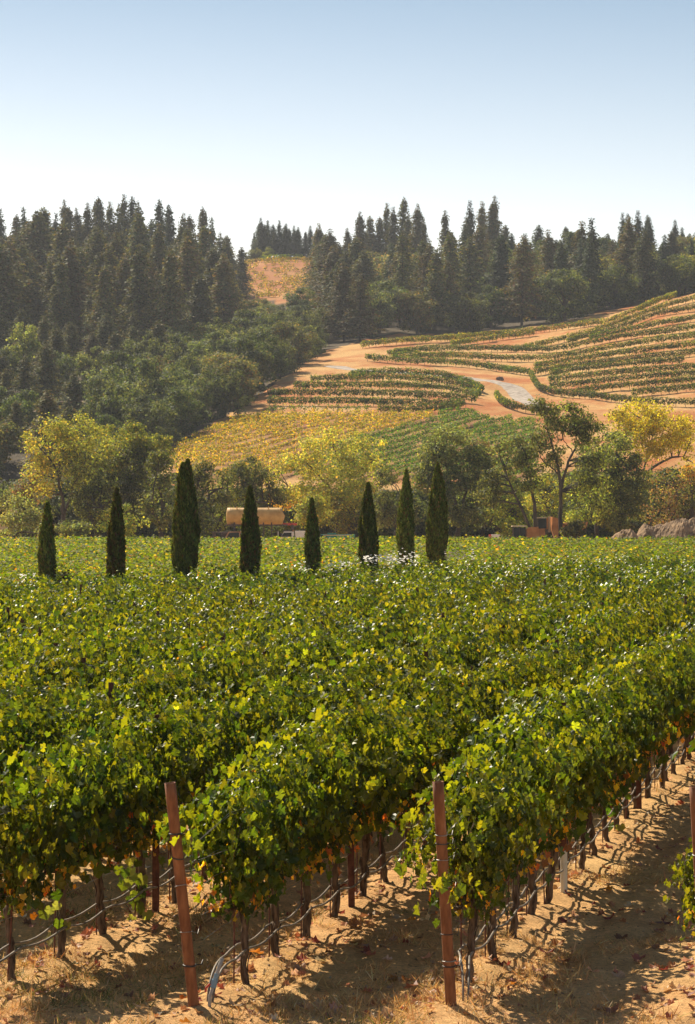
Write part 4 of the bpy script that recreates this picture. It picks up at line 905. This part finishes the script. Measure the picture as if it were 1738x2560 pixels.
# forest on the hills: shared kinds of trees, each tree its own object
def conifer_mesh(seed, H, Rb, table, full=1.0, bare=.1, leaf=1.0):
    r = np.random.default_rng(seed); P, N, T_, S, cc = [], [], [], [], []; z = bare*H; 
    while z < H*.985:
        t = (z-bare*H)/(H*(1-bare)); Rz = Rb*1.2*(np.clip(1-t, 0, 1)**.82)*(.55+.45*min(1, t*7))*(1+.16*math.sin(z*1.1+seed)); nb = int(r.integers(8, 13)*full) if Rz > .7 else 5
        for b in range(nb):
            a = r.random()*6.283; L = Rz*r.uniform(.5, 1.25)*(1+.22*math.sin(a*2+z*.5+seed))+.3; m = max(2, int(L*3.2)); s = (np.arange(m)+r.random(m))/m
            droop = -.28*L*s**1.5+.12*L*s; x = s*L; P.append(np.stack([np.cos(a)*x+r.normal(0, .16, m), np.sin(a)*x+r.normal(0, .16, m), z+droop+r.normal(0, .15, m)], -1))
            N.append(np.stack([r.normal(0, .5, m)+math.cos(a)*.5, r.normal(0, .5, m)+math.sin(a)*.5, np.full(m, .7)], -1)); T_.append(np.stack([np.full(m, math.cos(a))+r.normal(0, .4, m), np.full(m, math.sin(a))+r.normal(0, .4, m), r.normal(-.35, .25, m)], -1))
            S.append(leaf*(.38+.5*r.random(m))*(.6+.4*min(1, Rz))); cc.append(pick(r, m, table)*math.exp(r.normal(0, .12)))
        z += r.uniform(.22, .5)*(.6+.4*(1-t))
    P = np.concatenate(P); V, F = leaves(P, np.concatenate(N), np.concatenate(T_), np.concatenate(S), KITE*np.array([1.1, 1, 1]), KITE_F); c = percol(np.concatenate(cc), 4)
    V2, F2, _ = tube([(0, 0, -1), (0, 0, H*.5), (0, 0, H)], [H*.014, H*.008, .03], 6, False)
    return mesh_data('conifer_tree', np.concatenate([V, V2]), [F, F2+len(V)], [M['needle'], M['tree_bark']], [0, 1], col=np.concatenate([c, np.tile([.06, .045, .035], (len(V2), 1))]))
CT1 = [(5, (.088, .102, .033)), (3, (.15, .148, .048)), (1.6, (.16, .125, .055)), (1, (.04, .062, .027))]
CT2 = [(4, (.145, .13, .048)), (3, (.10, .108, .038)), (1.6, (.19, .135, .065))]
CT3 = [(5, (.045, .068, .03)), (3, (.07, .092, .04))]
CON = [conifer_mesh(1, 26, 4.6, CT1), conifer_mesh(2, 26, 3.6, CT1), conifer_mesh(3, 26, 4.9, CT2, 1.1), conifer_mesh(4, 26, 4.2, CT2), conifer_mesh(5, 26, 3.2, CT3, .9), conifer_mesh(6, 26, 4.0, CT3), conifer_mesh(7, 26, 5.2, CT1, .8, .2), conifer_mesh(8, 26, 5.6, CT2, .62, .12), conifer_mesh(9, 26, 4.4, CT1, .6, .25), conifer_mesh(10, 26, 6.2, CT1, .9, .08)]
def oak_mesh(seed, kind, squash=1.0):
    r = np.random.default_rng(seed); E = [(0, 0, 6.4, 4.6, 4.6, 4.3)]
    for q in range(5): a = q*1.257+r.random(); E.append((math.cos(a)*2.7, math.sin(a)*2.7, r.uniform(2.4, 7.4), 2.6, 2.6, 2.4))
    V, F, c, cl = blob_crown(r, E, 58, 125, 1.3, .40, TAB[kind], hollow=.68); mb = MB(); mb.tube([(0, 0, -1), (0, 0, 3), (.3, 0, 6)], [.4, .3, .2], 6, False)
    for c_ in cl[:8]: mb.tube([(0, 0, 3), c_*.5+np.array([0, 0, 2]), c_], [.18, .12, .06], 4, False)
    V2 = np.concatenate(mb.V); F2 = np.concatenate(mb.F4)
    return mesh_data('oak_tree', np.concatenate([V, V2]), [F, F2+len(V)], [M['tree_leaf'], M['tree_bark']], [0, 1], col=np.concatenate([c, np.tile([.07, .055, .045], (len(V2), 1))]))
TAB['oakA'] = [(4, (.078, .105, .04)), (3, (.12, .14, .058)), (2, (.05, .068, .028))]; TAB['oakB'] = [(4, (.055, .085, .03)), (3, (.085, .115, .04)), (1, (.13, .145, .05))]
TAB['oakC'] = [(4, (.13, .135, .06)), (3, (.10, .12, .048)), (1, (.22, .15, .06))]; TAB['oakD'] = [(4, (.20, .21, .05)), (3, (.12, .15, .04))]
OAK = {'A': [oak_mesh(11, 'oakA'), oak_mesh(12, 'oakA')], 'B': [oak_mesh(13, 'oakB'), oak_mesh(14, 'oakB')], 'C': [oak_mesh(15, 'oakC')], 'D': [oak_mesh(16, 'oakD')]}
ncount = {'conifer_tree': 0, 'oak_tree': 0}
def plant(me, name, x, y, h, hw, label, group, z=None, wid=1.0):
    base = 26 if name == 'conifer_tree' else 11
    z = G(x, y)-.2 if z is None else z
    o = obj(name, me, None, (x, y, z)); s = h/base; w = s*wid; o.scale = (w, w, s); o.rotation_euler = (rd.gauss(0, .025), rd.gauss(0, .025), rd.random()*6.28)
    tag(o, label, 'conifer' if name == 'conifer_tree' else 'tree', group); ncount[name] += 1; return o
SKY = [(8, 517, 'a'), (40, 535, 'a'), (66, 515, 'a'), (90, 540, 'a'), (113, 522, 'b'), (135, 530, 'a'), (158, 497, 'a'), (176, 513, 'a'), (197, 518, 'a'), (218, 505, 'b'), (240, 497, 'a'), (256, 491, 'a'), (276, 502, 'b'),
       (296, 508, 'a'), (311, 484, 'b'), (336, 487, 'b'), (358, 502, 'a'), (380, 545, 'b'), (402, 496, 'b'), (430, 508, 'b'), (455, 530, 'a'), (480, 535, 'a'), (510, 516, 'w'), (533, 540, 'a'), (551, 580, 'a'), (575, 600, 'a'), (601, 615, 'a'),
       (799, 557, 'c'), (822, 585, 'c'), (870, 568, 'c'), (903, 527, 'c'), (928, 537, 'a'), (948, 540, 'a'), (966, 505, 'a'), (983, 516, 'a'), (999, 491, 'a'), (1020, 535, 'a'), (1040, 509, 'c'), (1062, 545, 'a'), (1117, 524, 'a'), (1160, 540, 'a'), (1178, 499, 'a'),
       (1208, 501, 'c'), (1228, 505, 'a'), (1241, 487, 'a'), (1262, 560, 'a'), (1415, 565, 'a'), (1558, 530, 'a'), (1571, 532, 'd'), (1596, 524, 'd'), (1615, 535, 'd'), (1629, 541, 'd'), (1690, 548, 'd'), (1709, 567, 'd'), (1723, 582, 'd'), (1650, 610, 'd'), (1745, 560, 'd'), (1775, 550, 'd'), (-40, 520, 'a'), (-90, 530, 'a')]
taken = []
def ridge_y(px):
    Y = np.arange(560, 860, 4.0); X = (px-CX)/F_PX*Y; q = CY-(ground(X, Y, False)-CAM_H)/Y*F_PX; return float(Y[np.argmin(q+np.where((Y > 790) & (px > 540) & (px < 860), 99, 0))])
for px, py, k in SKY:
    y = ridge_y(px)+rd.uniform(-26, 4); x = (px-CX)/F_PX*y; z = G(x, y)-.3; h = CAM_H+(CY-py)/F_PX*y-z
    me = CON[{'a': rd.choice([0, 1, 4, 8, 6]), 'b': rd.choice([1, 5]), 'c': rd.choice([2, 3]), 'd': rd.choice([4, 5]), 'w': 6}[k]]
    side = 'left ridge' if px < 620 else 'middle of the ridge' if px < 1300 else 'ridge on the right'
    lab = 'pointed dark conifer rising above the skyline on the '+side
    if px == 510: lab = 'ragged wide-topped pine on the skyline at the right end of the left ridge'
    if px == 1241: lab = 'tallest conifer on the skyline above the terraced vineyard'
    if px == 601: lab = 'small lone conifer beside the gap in the skyline'
    if px == 1117: lab = 'slim lone conifer between two tall groups on the middle skyline'
    if px == 1415: lab = 'single conifer poking out of the broadleaf trees on the right skyline'
    if px == 799: lab = 'brownish conifer just right of the knoll vineyard'
    plant(me, 'conifer_tree', x, y, h, 0, lab, 'conifers on the wooded hills', z, (24/max(h, 12))**.75*(.8 if h < 20 else .88)); taken.append((x, y, 4.2))
for i, (px, py) in enumerate([(636, 580), (645, 556), (656, 543), (663, 560), (670, 549), (684, 560), (700, 549), (709, 562), (717, 557), (727, 570), (736, 563), (743, 572), (750, 566), (762, 578), (776, 563), (788, 575), (690, 572), (655, 580)]):
    y = 905+rd.uniform(-6, 16); x = (px-CX)/F_PX*y; z = G(x, y)-.3; h = CAM_H+(CY-py)/F_PX*y-z
    plant(CON[4 + i % 2], 'conifer_tree', x, y, h, 0, 'dark pine in the clump crowning the distant knoll', 'pines on the distant knoll', z, 1.15)
for px, y in ((672, 893), (640, 892), (625, 893)): plant(OAK['D'][0], 'oak_tree', (px-CX)/F_PX*y, y, 4.5, 0, 'small light bush at the edge of the knoll pines', 'bushes on the knoll')
def zone(u, p):
    if u < 620:
        if p > 1000: return 'low on the left hillside above the grey-green bushes'
        if p > 900: return ('around the pale tree on the left hillside' if u < 240 else 'in the lower middle of the left hillside')
        if p > 800: return ('half way up the left hillside' if u < 330 else 'half way up the left hill near its right flank')
        return ('high on the left hill at its left end' if u < 250 else 'high on the left hill near its right end')
    if u < 900: return 'on the slope below the knoll vineyard' if p < 880 else 'by the left edge of the terraced clearing'
    if u < 1290: return 'behind the long uppermost terrace row' if p > 790 else 'below the tall middle skyline conifers'
    return 'behind the crest row of the right hill' if p > 760 else 'in the broadleaf wood on the right skyline'
# filling the slopes
pts = []
rr = random.Random(5)
def blocked(x, y, dmin):
    return any((x-a)**2+(y-b)**2 < (dmin*.5+c_*.5+.0)**2*1.0 for a, b, c_ in taken)
cands = []
for _ in range(60000):
    y = 392+rr.random()**.75*(930-392); u = rr.uniform(-330, 1990); cands.append((u, y))
U = np.array([c[0] for c in cands]); Yc = np.array([c[1] for c in cands]); Xc = (U-CX)/F_PX*Yc; Zc = ground(Xc, Yc, False); Pc = CY-(Zc-CAM_H)/Yc*F_PX
ok = ~(inpoly(U, Pc, P_CLEAR) & (Yc < 665)) & ~((Yc > 760) & inpoly(U, Pc+0, [(560, 660), (600, 640), (800, 630), (800, 775), (590, 775)])) & ~(inpoly(U, Pc, P_PATCH) & (Yc < 620))
ok &= ~((U > 400) & (Yc < 455) & ((Pc > 1112-(U-432)*.50) | (U > 640))) & ~((U > 560) & (U < 860) & (Yc > 862)) & ~((Yc > 790) & ((U < 560) | (U > 860)))
ok &= ~((U > 1480) & (Yc < 612)) & ~((U > 1560) & (Yc < 640))
# near the clearing's edge the first trees must stand outside it
for u, y, x, z, p, g in zip(U, Yc, Xc, Zc, Pc, ok):
    if not g: continue
    if ncount['conifer_tree']+ncount['oak_tree'] > 720: break
    # which wood is it
    if u < 620:
        lowband = p > np.interp(u, [230, 330, 400, 620], [1040, 985, 915, 895])
        if u < 260 and p > 960: kindc = .72
        else: kindc = .04 if lowband else .93
        if u > 430 and y > 600 and not lowband: kindc = .6
    elif u < 900: kindc = .15 if p > 880 else .62 if p > 800 else .75
    elif u < 1290: kindc = .68
    else: kindc = .4
    con = rr.random() < kindc
    sp = 7.4 if con else 8.2
    if y > 700: sp *= 1.12
    if blocked(x, y, sp): continue
    taken.append((x, y, sp))
    zt = (22 if con else 10); ptop = CY-(z+zt-CAM_H)/y*F_PX
    if 572 < u < 800 and y < 800 and ptop < 738 - (20 if u > 740 else 0): 
        if rr.random() < .1 or CY-(z+6.5-CAM_H)/y*F_PX < 728: continue
        con = False; small = True
    else: small = False
    if con:
        if ncount['conifer_tree'] > 372: continue
        if u < 620: me = CON[rr.choice([0, 2, 3, 1, 7, 8, 9, 9, 6])]; h = rr.uniform(13, 26) if y < 690 else rr.uniform(12, 18)
        elif u < 900: me = CON[rr.choice([2, 3, 7, 0, 9])]; h = rr.uniform(15, 22) if y < 760 else rr.uniform(9, 12)
        else: me = CON[rr.choice([0, 3, 5, 4, 7, 8, 9])]; h = rr.uniform(15, 25) if y < 720 else rr.uniform(12, 17)
        if p > 900: h = rr.uniform(8, 14)
        plant(me, 'conifer_tree', x, y, h, 0, 'dark conifer '+zone(u, p), 'conifers on the wooded hills', None, rr.uniform(1.05, 1.45)*(20/h)**.3)
    else:
        if ncount['oak_tree'] > 372: continue
        me = OAK[rr.choice('AAABCB' if u < 900 else 'ABBBCD' if u > 1290 else 'ABBC')]; me = me[rr.randrange(len(me))]; h = rr.uniform(7.5, 11.5) if u < 900 else rr.uniform(9.5, 14)
        if y > 720 and u > 1250: h = rr.uniform(10, 14.5)
        if 580 < u < 860 and y > 700: h = rr.uniform(5, 7.5)
        if small: h = rr.uniform(4.5, 6.3)
        plant(me, 'oak_tree', x, y, h, 0, 'rounded olive-green tree '+zone(u, p), 'oaks on the wooded hills', None, rr.uniform(.85, 1.15))
print('forest', ncount)
q_ = 0
for u in np.arange(-90, 1830, 34):
    for Y0 in (306, 326):
        uu = u+rr.uniform(-14, 14)+(17 if Y0 > 310 else 0); y = Y0+rr.uniform(-7, 7); x = (uu-CX)/F_PX*y
        if 500 < uu < 700 and Y0 < 310 and rr.random() < .3: continue
        h = rr.uniform(5.0, 7.4) if 420 < uu < 1180 else rr.uniform(6.5, 9.5)
        me = OAK[rr.choice('ABBCD' if uu < 1200 else 'ABCD')]; me = me[rr.randrange(len(me))]
        plant(me, 'oak_tree', x, y, h, 0, 'bushy thicket tree behind the front trees, '+('left of' if uu < 520 else 'behind' if uu < 900 else 'right of')+' the tank', 'thicket trees behind the front row', None, rr.uniform(1.0, 1.35))
# a few that stand out
def special(px, py_base, py_top, me, name, label, ymin=330, wid=1.0):
    x, y, z = hit(px, py_base, ymin); h = CAM_H+(CY-py_top)/F_PX*y-z; o = plant(me, name, x, y, h, 0, label, None, z-.2, wid)
    return o
tb = [(4, (.30, .36, .12)), (3, (.22, .28, .09))]; TAB['pale'] = tb
r = np.random.default_rng(5); E = [(0, 0, 7.5, 2.6, 2.6, 3.4), (-1.5, 0, 5.5, 1.8, 1.8, 2), (1.4, 0, 6, 1.7, 1.7, 2)]
V, F, c, cl = blob_crown(r, E, 60, 45, .75, .4, tb, hollow=.3); x, y, z = hit(58, 955, 420); y -= 12; x = (58-CX)/F_PX*y; z = G(x, y)
t = thing('pale_tree', 'pale yellow-green tree standing out against the dark left forest', 'tree', (x, y, z)); t.scale = (1.15, 1.15, 1.25); obj('crown', mesh_data('crown', V, F, M['tree_leaf'], col=c), t); MB().tube([(0, 0, -1), (0, 0, 4), (.3, 0, 8)], [.2, .15, .05], 6).build('trunk', M['tree_bark'], t)
special(278, 1002, 950, OAK['C'][0], 'oak_tree', 'orange-tinged round oak at the right end of the bare patch', 380, 1.2)

# ------------------------------------------------------------------ machines and heaps behind the far vineyard
def wheel(t, c, r_, w=.28):
    x, y, z = c; a = np.linspace(0, 2*math.pi, 21)[:-1]
    prof = [(x+r_*math.cos(q), z+r_*math.sin(q)) for q in a]; o = MB().prism(prof, y-w/2, y+w/2).build('wheel', M['tyre'], t)
    MB().prism([(x+r_*.55*math.cos(q), z+r_*.55*math.sin(q)) for q in a], y-w/2-.02, y+w/2+.02).build('rim', M['steel_dark'], o)
YV = 259.0; S = YV/F_PX
def at(px, Y=YV): x = (px-CX)/F_PX*Y; return (x, Y, G(x, Y))
t = thing('water_tank', 'yellow cylindrical water tank raised on dark steel legs', 'water tank', at(637))
L, rr_ = 5.4, .86; zc = CAM_H+(CY-1291)*S
prof = np.linspace(0, 1, 40); xs = np.concatenate([[-L/2-.12, -L/2-.06], np.linspace(-L/2, L/2, 12), [L/2+.03, L/2+.3]]); rs = np.concatenate([[.35, .72], np.full(12, rr_), [.84, .06]])
rs[-1] = .02
MB().tube([(x_, 0, zc) for x_ in xs], rs, 32).build('tank', M['tank'], t, True)
for x_ in (-2.4, -1.5, -.1, 1.2, 2.5): 
    a = np.linspace(0, 2*math.pi, 33); MB().tube(np.stack([np.full(33, x_), (rr_+.005)*np.cos(a), zc+(rr_+.005)*np.sin(a)], -1), .022, 5).build('hoop', M['tank'], t)
mb = MB(); 
for x_, y_ in ((-2.0, -.7), (-2.0, .7), (.9, -.7), (.9, .7), (1.7, -.7), (1.7, .7)): MB().box((x_, y_, (zc-.6)/2-.1), (.12, .12, zc-.6+.2)).build('leg', M['steel_dark'], t)
MB().box((.2, -.7, zc-.86), (6.2, .14, .14)).box((.2, .7, zc-.86), (6.2, .14, .14)).box((-2.1, 0, zc-.9), (.5, 1.2, .2)).build('beam', M['steel_dark'], t)
MB().tube([(-1.75, -.5, zc+.7), (-1.75, -.5, zc+.98)], .05, 8).tube([(-1.75, -.5, zc+.74), (-1.2, -.75, zc+.45)], .04, 6).tube([(1.4, -.5, zc+.7), (1.4, -.5, zc+.98)], .05, 8).build('vent_pipe', M['tank'], t)
MB().tube([(2.8, 0, zc-.75), (3.6, 0, zc-.78), (4.2, 0, zc-.78)], .11, 10).box((3.6, 0, zc-.7), (.9, .3, .12)).build('outlet_pipe', M['red_plastic'], t)
MB().tube([(3.75, 0, zc-.85), (3.75, 0, 1.0)], .14, 8).build('spout_post', M['steel_dark'], t)
MB().tube([(2.6, -.5, zc+.75), (3.6, -.5, zc-.7)], .03, 5).build('brace', M['steel_dark'], t)

t = thing('parked_car', 'bronze estate car with dark windows parked under the water tank', 'car', at(600, 257.5))
MB().prism([(-2.3, .45), (-2.35, 1.2), (-2.2, 1.32), (-1.6, 1.38), (2.1, 1.40), (2.3, 1.1), (2.3, .45)], -.85, .85).build('body', M['brown_paint'], t)
MB().prism([(-1.55, 1.38), (-1.1, 2.08), (1.2, 2.12), (2.1, 1.40)], -.74, .74).build('roof', M['brown_paint'], t)
MB().prism([(-1.32, 1.45), (-1.0, 1.98), (-.05, 2.02), (-.05, 1.45)], -.765, .765).build('window', M['glass'], t)
MB().prism([(.1, 1.45), (.1, 2.02), (1.1, 2.02), (1.75, 1.45)], -.765, .765).build('window', M['glass'], t)
for x_ in (-1.4, 1.4):
    for y_ in (-.78, .78): wheel(t, (x_, y_, .38), .38)
t = thing('flatbed_trailer', 'dark trailer standing left of the bronze car', 'trailer', at(552, 258.5))
MB().box((0, 0, 1.55), (1.6, 1.6, 1.0)).build('body', M['steel_dark'], t); MB().box((-.2, -.82, 1.7), (.5, .04, .5)).build('window', M['glass'], t)
for x_ in (-.4, .4): wheel(t, (x_, -.7, .4), .4); wheel(t, (x_, .7, .4), .4)
MB().box((-.5, 0, .8), (2.4, 1.4, .15)).build('frame', M['steel_dark'], t)
t = thing('white_truck', 'white truck with a dark windscreen and orange beacon right of the tank', 'truck', at(722, 257.5))
MB().prism([(-1.0, .5), (-1.0, 1.45), (-.75, 1.55), (-.45, 2.1), (.5, 2.1), (.6, .5)], -.9, .9).build('cab', M['white_paint'], t)
MB().prism([(-.72, 1.58), (-.46, 2.0), (.3, 2.0), (.3, 1.58)], -.93, .93).build('window', M['glass'], t)
MB().box((-.73, 0, 1.78), (.06, 1.5, .42)).build('windscreen', M['glass'], t)
MB().box((1.4, 0, 1.55), (1.5, 1.8, 1.2)).box((1.0, 0, .75), (2.6, 1.4, .3)).build('box_body', M['white_paint'], t)
MB().tube([(.45, -.3, 2.08), (.45, -.3, 2.28)], .08, 8).build('beacon', M['orange'], t)
MB().box((-.1, 0, 2.16), (.9, 1.2, .08)).build('light_bar', M['steel_dark'], t)
MB().tube([(-1.02, -1.0, 1.7), (-1.02, -1.0, 2.1)], .04, 5).build('mirror', M['white_paint'], t)
for x_ in (-.5, 1.6): wheel(t, (x_, -.82, .45), .45); wheel(t, (x_, .82, .45), .45)
t = thing('boom_trailer', 'long low teal machine seen between two cypresses', 'machine', at(845, 259))
MB().box((0, 0, 1.62), (3.4, 1.3, .34)).box((-.6, 0, 1.86), (.9, .9, .14)).build('body', M['teal'], t); MB().box((0, -.67, 1.72), (2.9, .03, .07)).build('stripe', M['cream'], t)
MB().box((-1.4, -.66, 1.6), (.5, .04, .25)).build('window', M['glass'], t); MB().box((0, 0, 1.1), (3.0, .9, .7)).build('chassis', M['steel_dark'], t)
for x_ in (-1.1, 1.1): wheel(t, (x_, -.6, .45), .45); wheel(t, (x_, .6, .45), .45)
t = thing('equipment_box', 'small white and red box at the far edge of the vineyard', 'box', at(1237, 258))
MB().box((.1, 0, 1.55), (.85, .7, .5)).build('cover', M['white_paint'], t); MB().box((-.47, 0, 1.55), (.2, .72, .5)).build('end_panel', M['red_plastic'], t); MB().box((0, 0, .65), (1.1, .7, 1.3)).build('stand', M['steel_dark'], t)
t = thing('tractor', 'small tractor with a cream roof and orange bonnet behind the leaning trunks', 'tractor', at(1308, 259))
MB().box((-.4, 0, 2.62), (1.5, 1.3, .12), .96).build('roof', M['cream'], t)
for x_, y_ in ((-1.0, -.6), (-1.0, .6), (.2, -.6), (.2, .6), (-.4, -.6)): MB().box((x_, y_, 2.1), (.08, .08, 1.0)).build('pillar', M['steel_dark'], t)
MB().box((-.4, 0, 2.05), (1.1, 1.1, .9)).build('cab_glass', M['glass'], t)
MB().prism([(.3, 1.2), (.3, 2.35), (.55, 2.5), (1.5, 2.55), (1.6, 1.2)], -.45, .45).build('bonnet', M['orange'], t)
MB().box((.2, 0, 1.2), (2.6, .8, .5)).build('chassis', M['steel_dark'], t)
wheel(t, (-.6, -.75, .85), .85, .4); wheel(t, (-.6, .75, .85), .85, .4); wheel(t, (1.2, -.65, .55), .55, .3); wheel(t, (1.2, .65, .55), .55, .3)
t = thing('dump_truck', 'orange articulated dump truck behind the forking cottonwood', 'dump truck', at(1385, 260))
MB().prism([(-1.75, 1.4), (-1.75, 2.35), (-1.0, 2.4), (-.9, 1.4)], -1.1, 1.1).build('bonnet', M['orange'], t)
MB().box((-1.25, 0, 2.9), (.85, 1.6, 1.05)).build('cab_glass', M['glass'], t); MB().box((-1.25, 0, 3.45), (1.0, 1.75, .1)).build('cab_roof', M['cream'], t)
MB().box((-.72, 0, 2.9), (.14, 1.7, 1.15)).build('pillar', M['orange'], t); MB().box((-1.66, -.8, 2.9), (.08, .08, 1.0)).build('pillar', M['steel_dark'], t)
MB().tube([(-.5, -.6, 2.0), (-.5, -.6, 3.6)], .13, 10).build('exhaust', M['cream'], t)
MB().prism([(-.25, 3.55), (.3, 3.4), (.55, 2.9), (1.8, 2.95), (3.3, 3.05), (3.1, 2.5), (1.6, 1.5), (.1, 1.35), (-.2, 2.2)], -1.3, 1.3).build('dump_body', M['orange'], t)
MB().box((.5, 0, 1.15), (4.6, 1.0, .4)).build('chassis', M['steel_dark'], t)
for x_ in (-1.2, 1.0, 2.2): wheel(t, (x_, -1.1, .8), .8, .5); wheel(t, (x_, 1.1, .8), .8, .5)
# loader arm and bucket, folded, left of the truck
def heap(px0, px1, peaks, Y, name, label, seed):
    x0, x1 = (px0-CX)/F_PX*Y, (px1-CX)/F_PX*Y; nx_, ny_ = 150, 44; xs = np.linspace(x0, x1, nx_); yy = np.linspace(-4.5, 4.5, ny_); X, Y2 = np.meshgrid(xs, yy)
    pp = np.array([p_[0] for p_ in peaks], float); tops = np.array([p_[1] for p_ in peaks], float); H = CAM_H+(CY-np.interp(CX+X/Y*F_PX, pp, tops))/F_PX*Y
    w = np.clip(1-np.abs(Y2+.8*np.sin(X*.9+seed))/(1.2+H*.95), 0, 1); h = H*(w*w*(3-2*w))**.75
    h = h*(1+.22*fbm(X*.8+seed, Y2*.8, 4))+np.where(h > .1, .34*fbm(X*2.2+seed, Y2*2.2, 4)+.22*fbm(X*7+seed, Y2*7, 2), 0)
    e = np.clip(np.minimum((X-x0)/3.2, (x1-X)/3.2), 0, 1); e = e*e*(3-2*e); h = h*e-.12
    xm = (x0+x1)/2; V = np.stack([X-xm, Y2, h], -1).reshape(-1, 3); i = np.arange(ny_-1)[:, None]*nx_; j = np.arange(nx_-1)[None, :]
    Fq = np.stack([i+j, i+j+1, i+nx_+j+1, i+nx_+j], -1).reshape(-1, 4)
    tag(obj(name, mesh_data(name, V, Fq, M['soil_heap']), None, (xm, Y, G(xm, Y))), label, 'soil heap', 'heaps of dug soil')
heap(1478, 1650, [(1500, 1332), (1520, 1320), (1545, 1327), (1562, 1323), (1575, 1318), (1590, 1326), (1625, 1332)], 262, 'soil_heap', 'low lumpy grey-brown soil heap at the left of the mounds', 1)
heap(1540, 1880, [(1580, 1328), (1598, 1314), (1612, 1306), (1628, 1316), (1655, 1310), (1680, 1302), (1702, 1294), (1720, 1302), (1745, 1294), (1800, 1296), (1840, 1311)], 265, 'soil_heap', 'tall smooth soil mound rising to the right edge', 2)
heap(850, 910, [(855, 1335), (882, 1316), (905, 1330)], 263, 'soil_heap', 'small orange soil pile behind the teal machine', 4)
# houses in the trees
def house(px, Y, w, dp, hw, hr, name, label, wall, roof, z=None):
    x = (px-CX)/F_PX*Y; t = thing(name, label, 'house', (x, Y, G(x, Y)-.2))
    MB().box((0, 0, hw/2), (w, dp, hw)).build('wall', wall, t)
    MB().prism([(-w/2-.4, hw-.05), (0, hw+hr), (w/2+.4, hw-.05), (0, hw+hr-.25)], -dp/2-.4, dp/2+.4).build('roof', roof, t)
    f = MB().box((w*.2, -dp/2-.02, hw*.55), (1.1, .08, 1.1)).build('window', M['white_paint'], t); MB().box((w*.2, -dp/2-.07, hw*.55), (.9, .04, .9)).build('pane', M['glass'], f)
    return t
house(20, 300, 4.2, 6, 3.6, 1.0, 'house', 'house with a pinkish tiled roof among bushes at the left edge', M['cream'], M['roof'])
x, y, z = hit(258, 940, 400); house(258, y-8, 5.5, 4, 3.2, 2.2, 'cabin', 'dark wooden cabin half hidden by trees on the left hillside', M['wood'], M['wood'])
t = thing('picket_fence', 'short pale fence in front of the dark hillside cabin', 'fence', ((262-CX)/F_PX*(y-12), y-12, G((262-CX)/F_PX*(y-12), y-12)))
for q in range(9): MB().box((-1.6+q*.4, 0, 1.3), (.12, .06, 2.4)).build('picket', M['white_paint'], t)
MB().box((0, .05, 2.0), (3.6, .05, .12)).box((0, .05, 1.0), (3.6, .05, .12)).build('rail', M['white_paint'], t)

# ------------------------------------------------------------------ air
m, n, l, p = mat('air'); n.remove(p)
pv = n.new('ShaderNodeVolumePrincipled'); pv.inputs['Color'].default_value = (.80, .84, .92, 1); pv.inputs['Density'].default_value = HAZE
pv.inputs['Anisotropy'].default_value = .35; l.new(pv.outputs[0], n['Material Output'].inputs['Volume'])
mb = MB(); mb.box((0, 700, 60), (2600, 1640, 126)); o = mb.build('haze', m); tag(o, None, None, None, 'stuff')
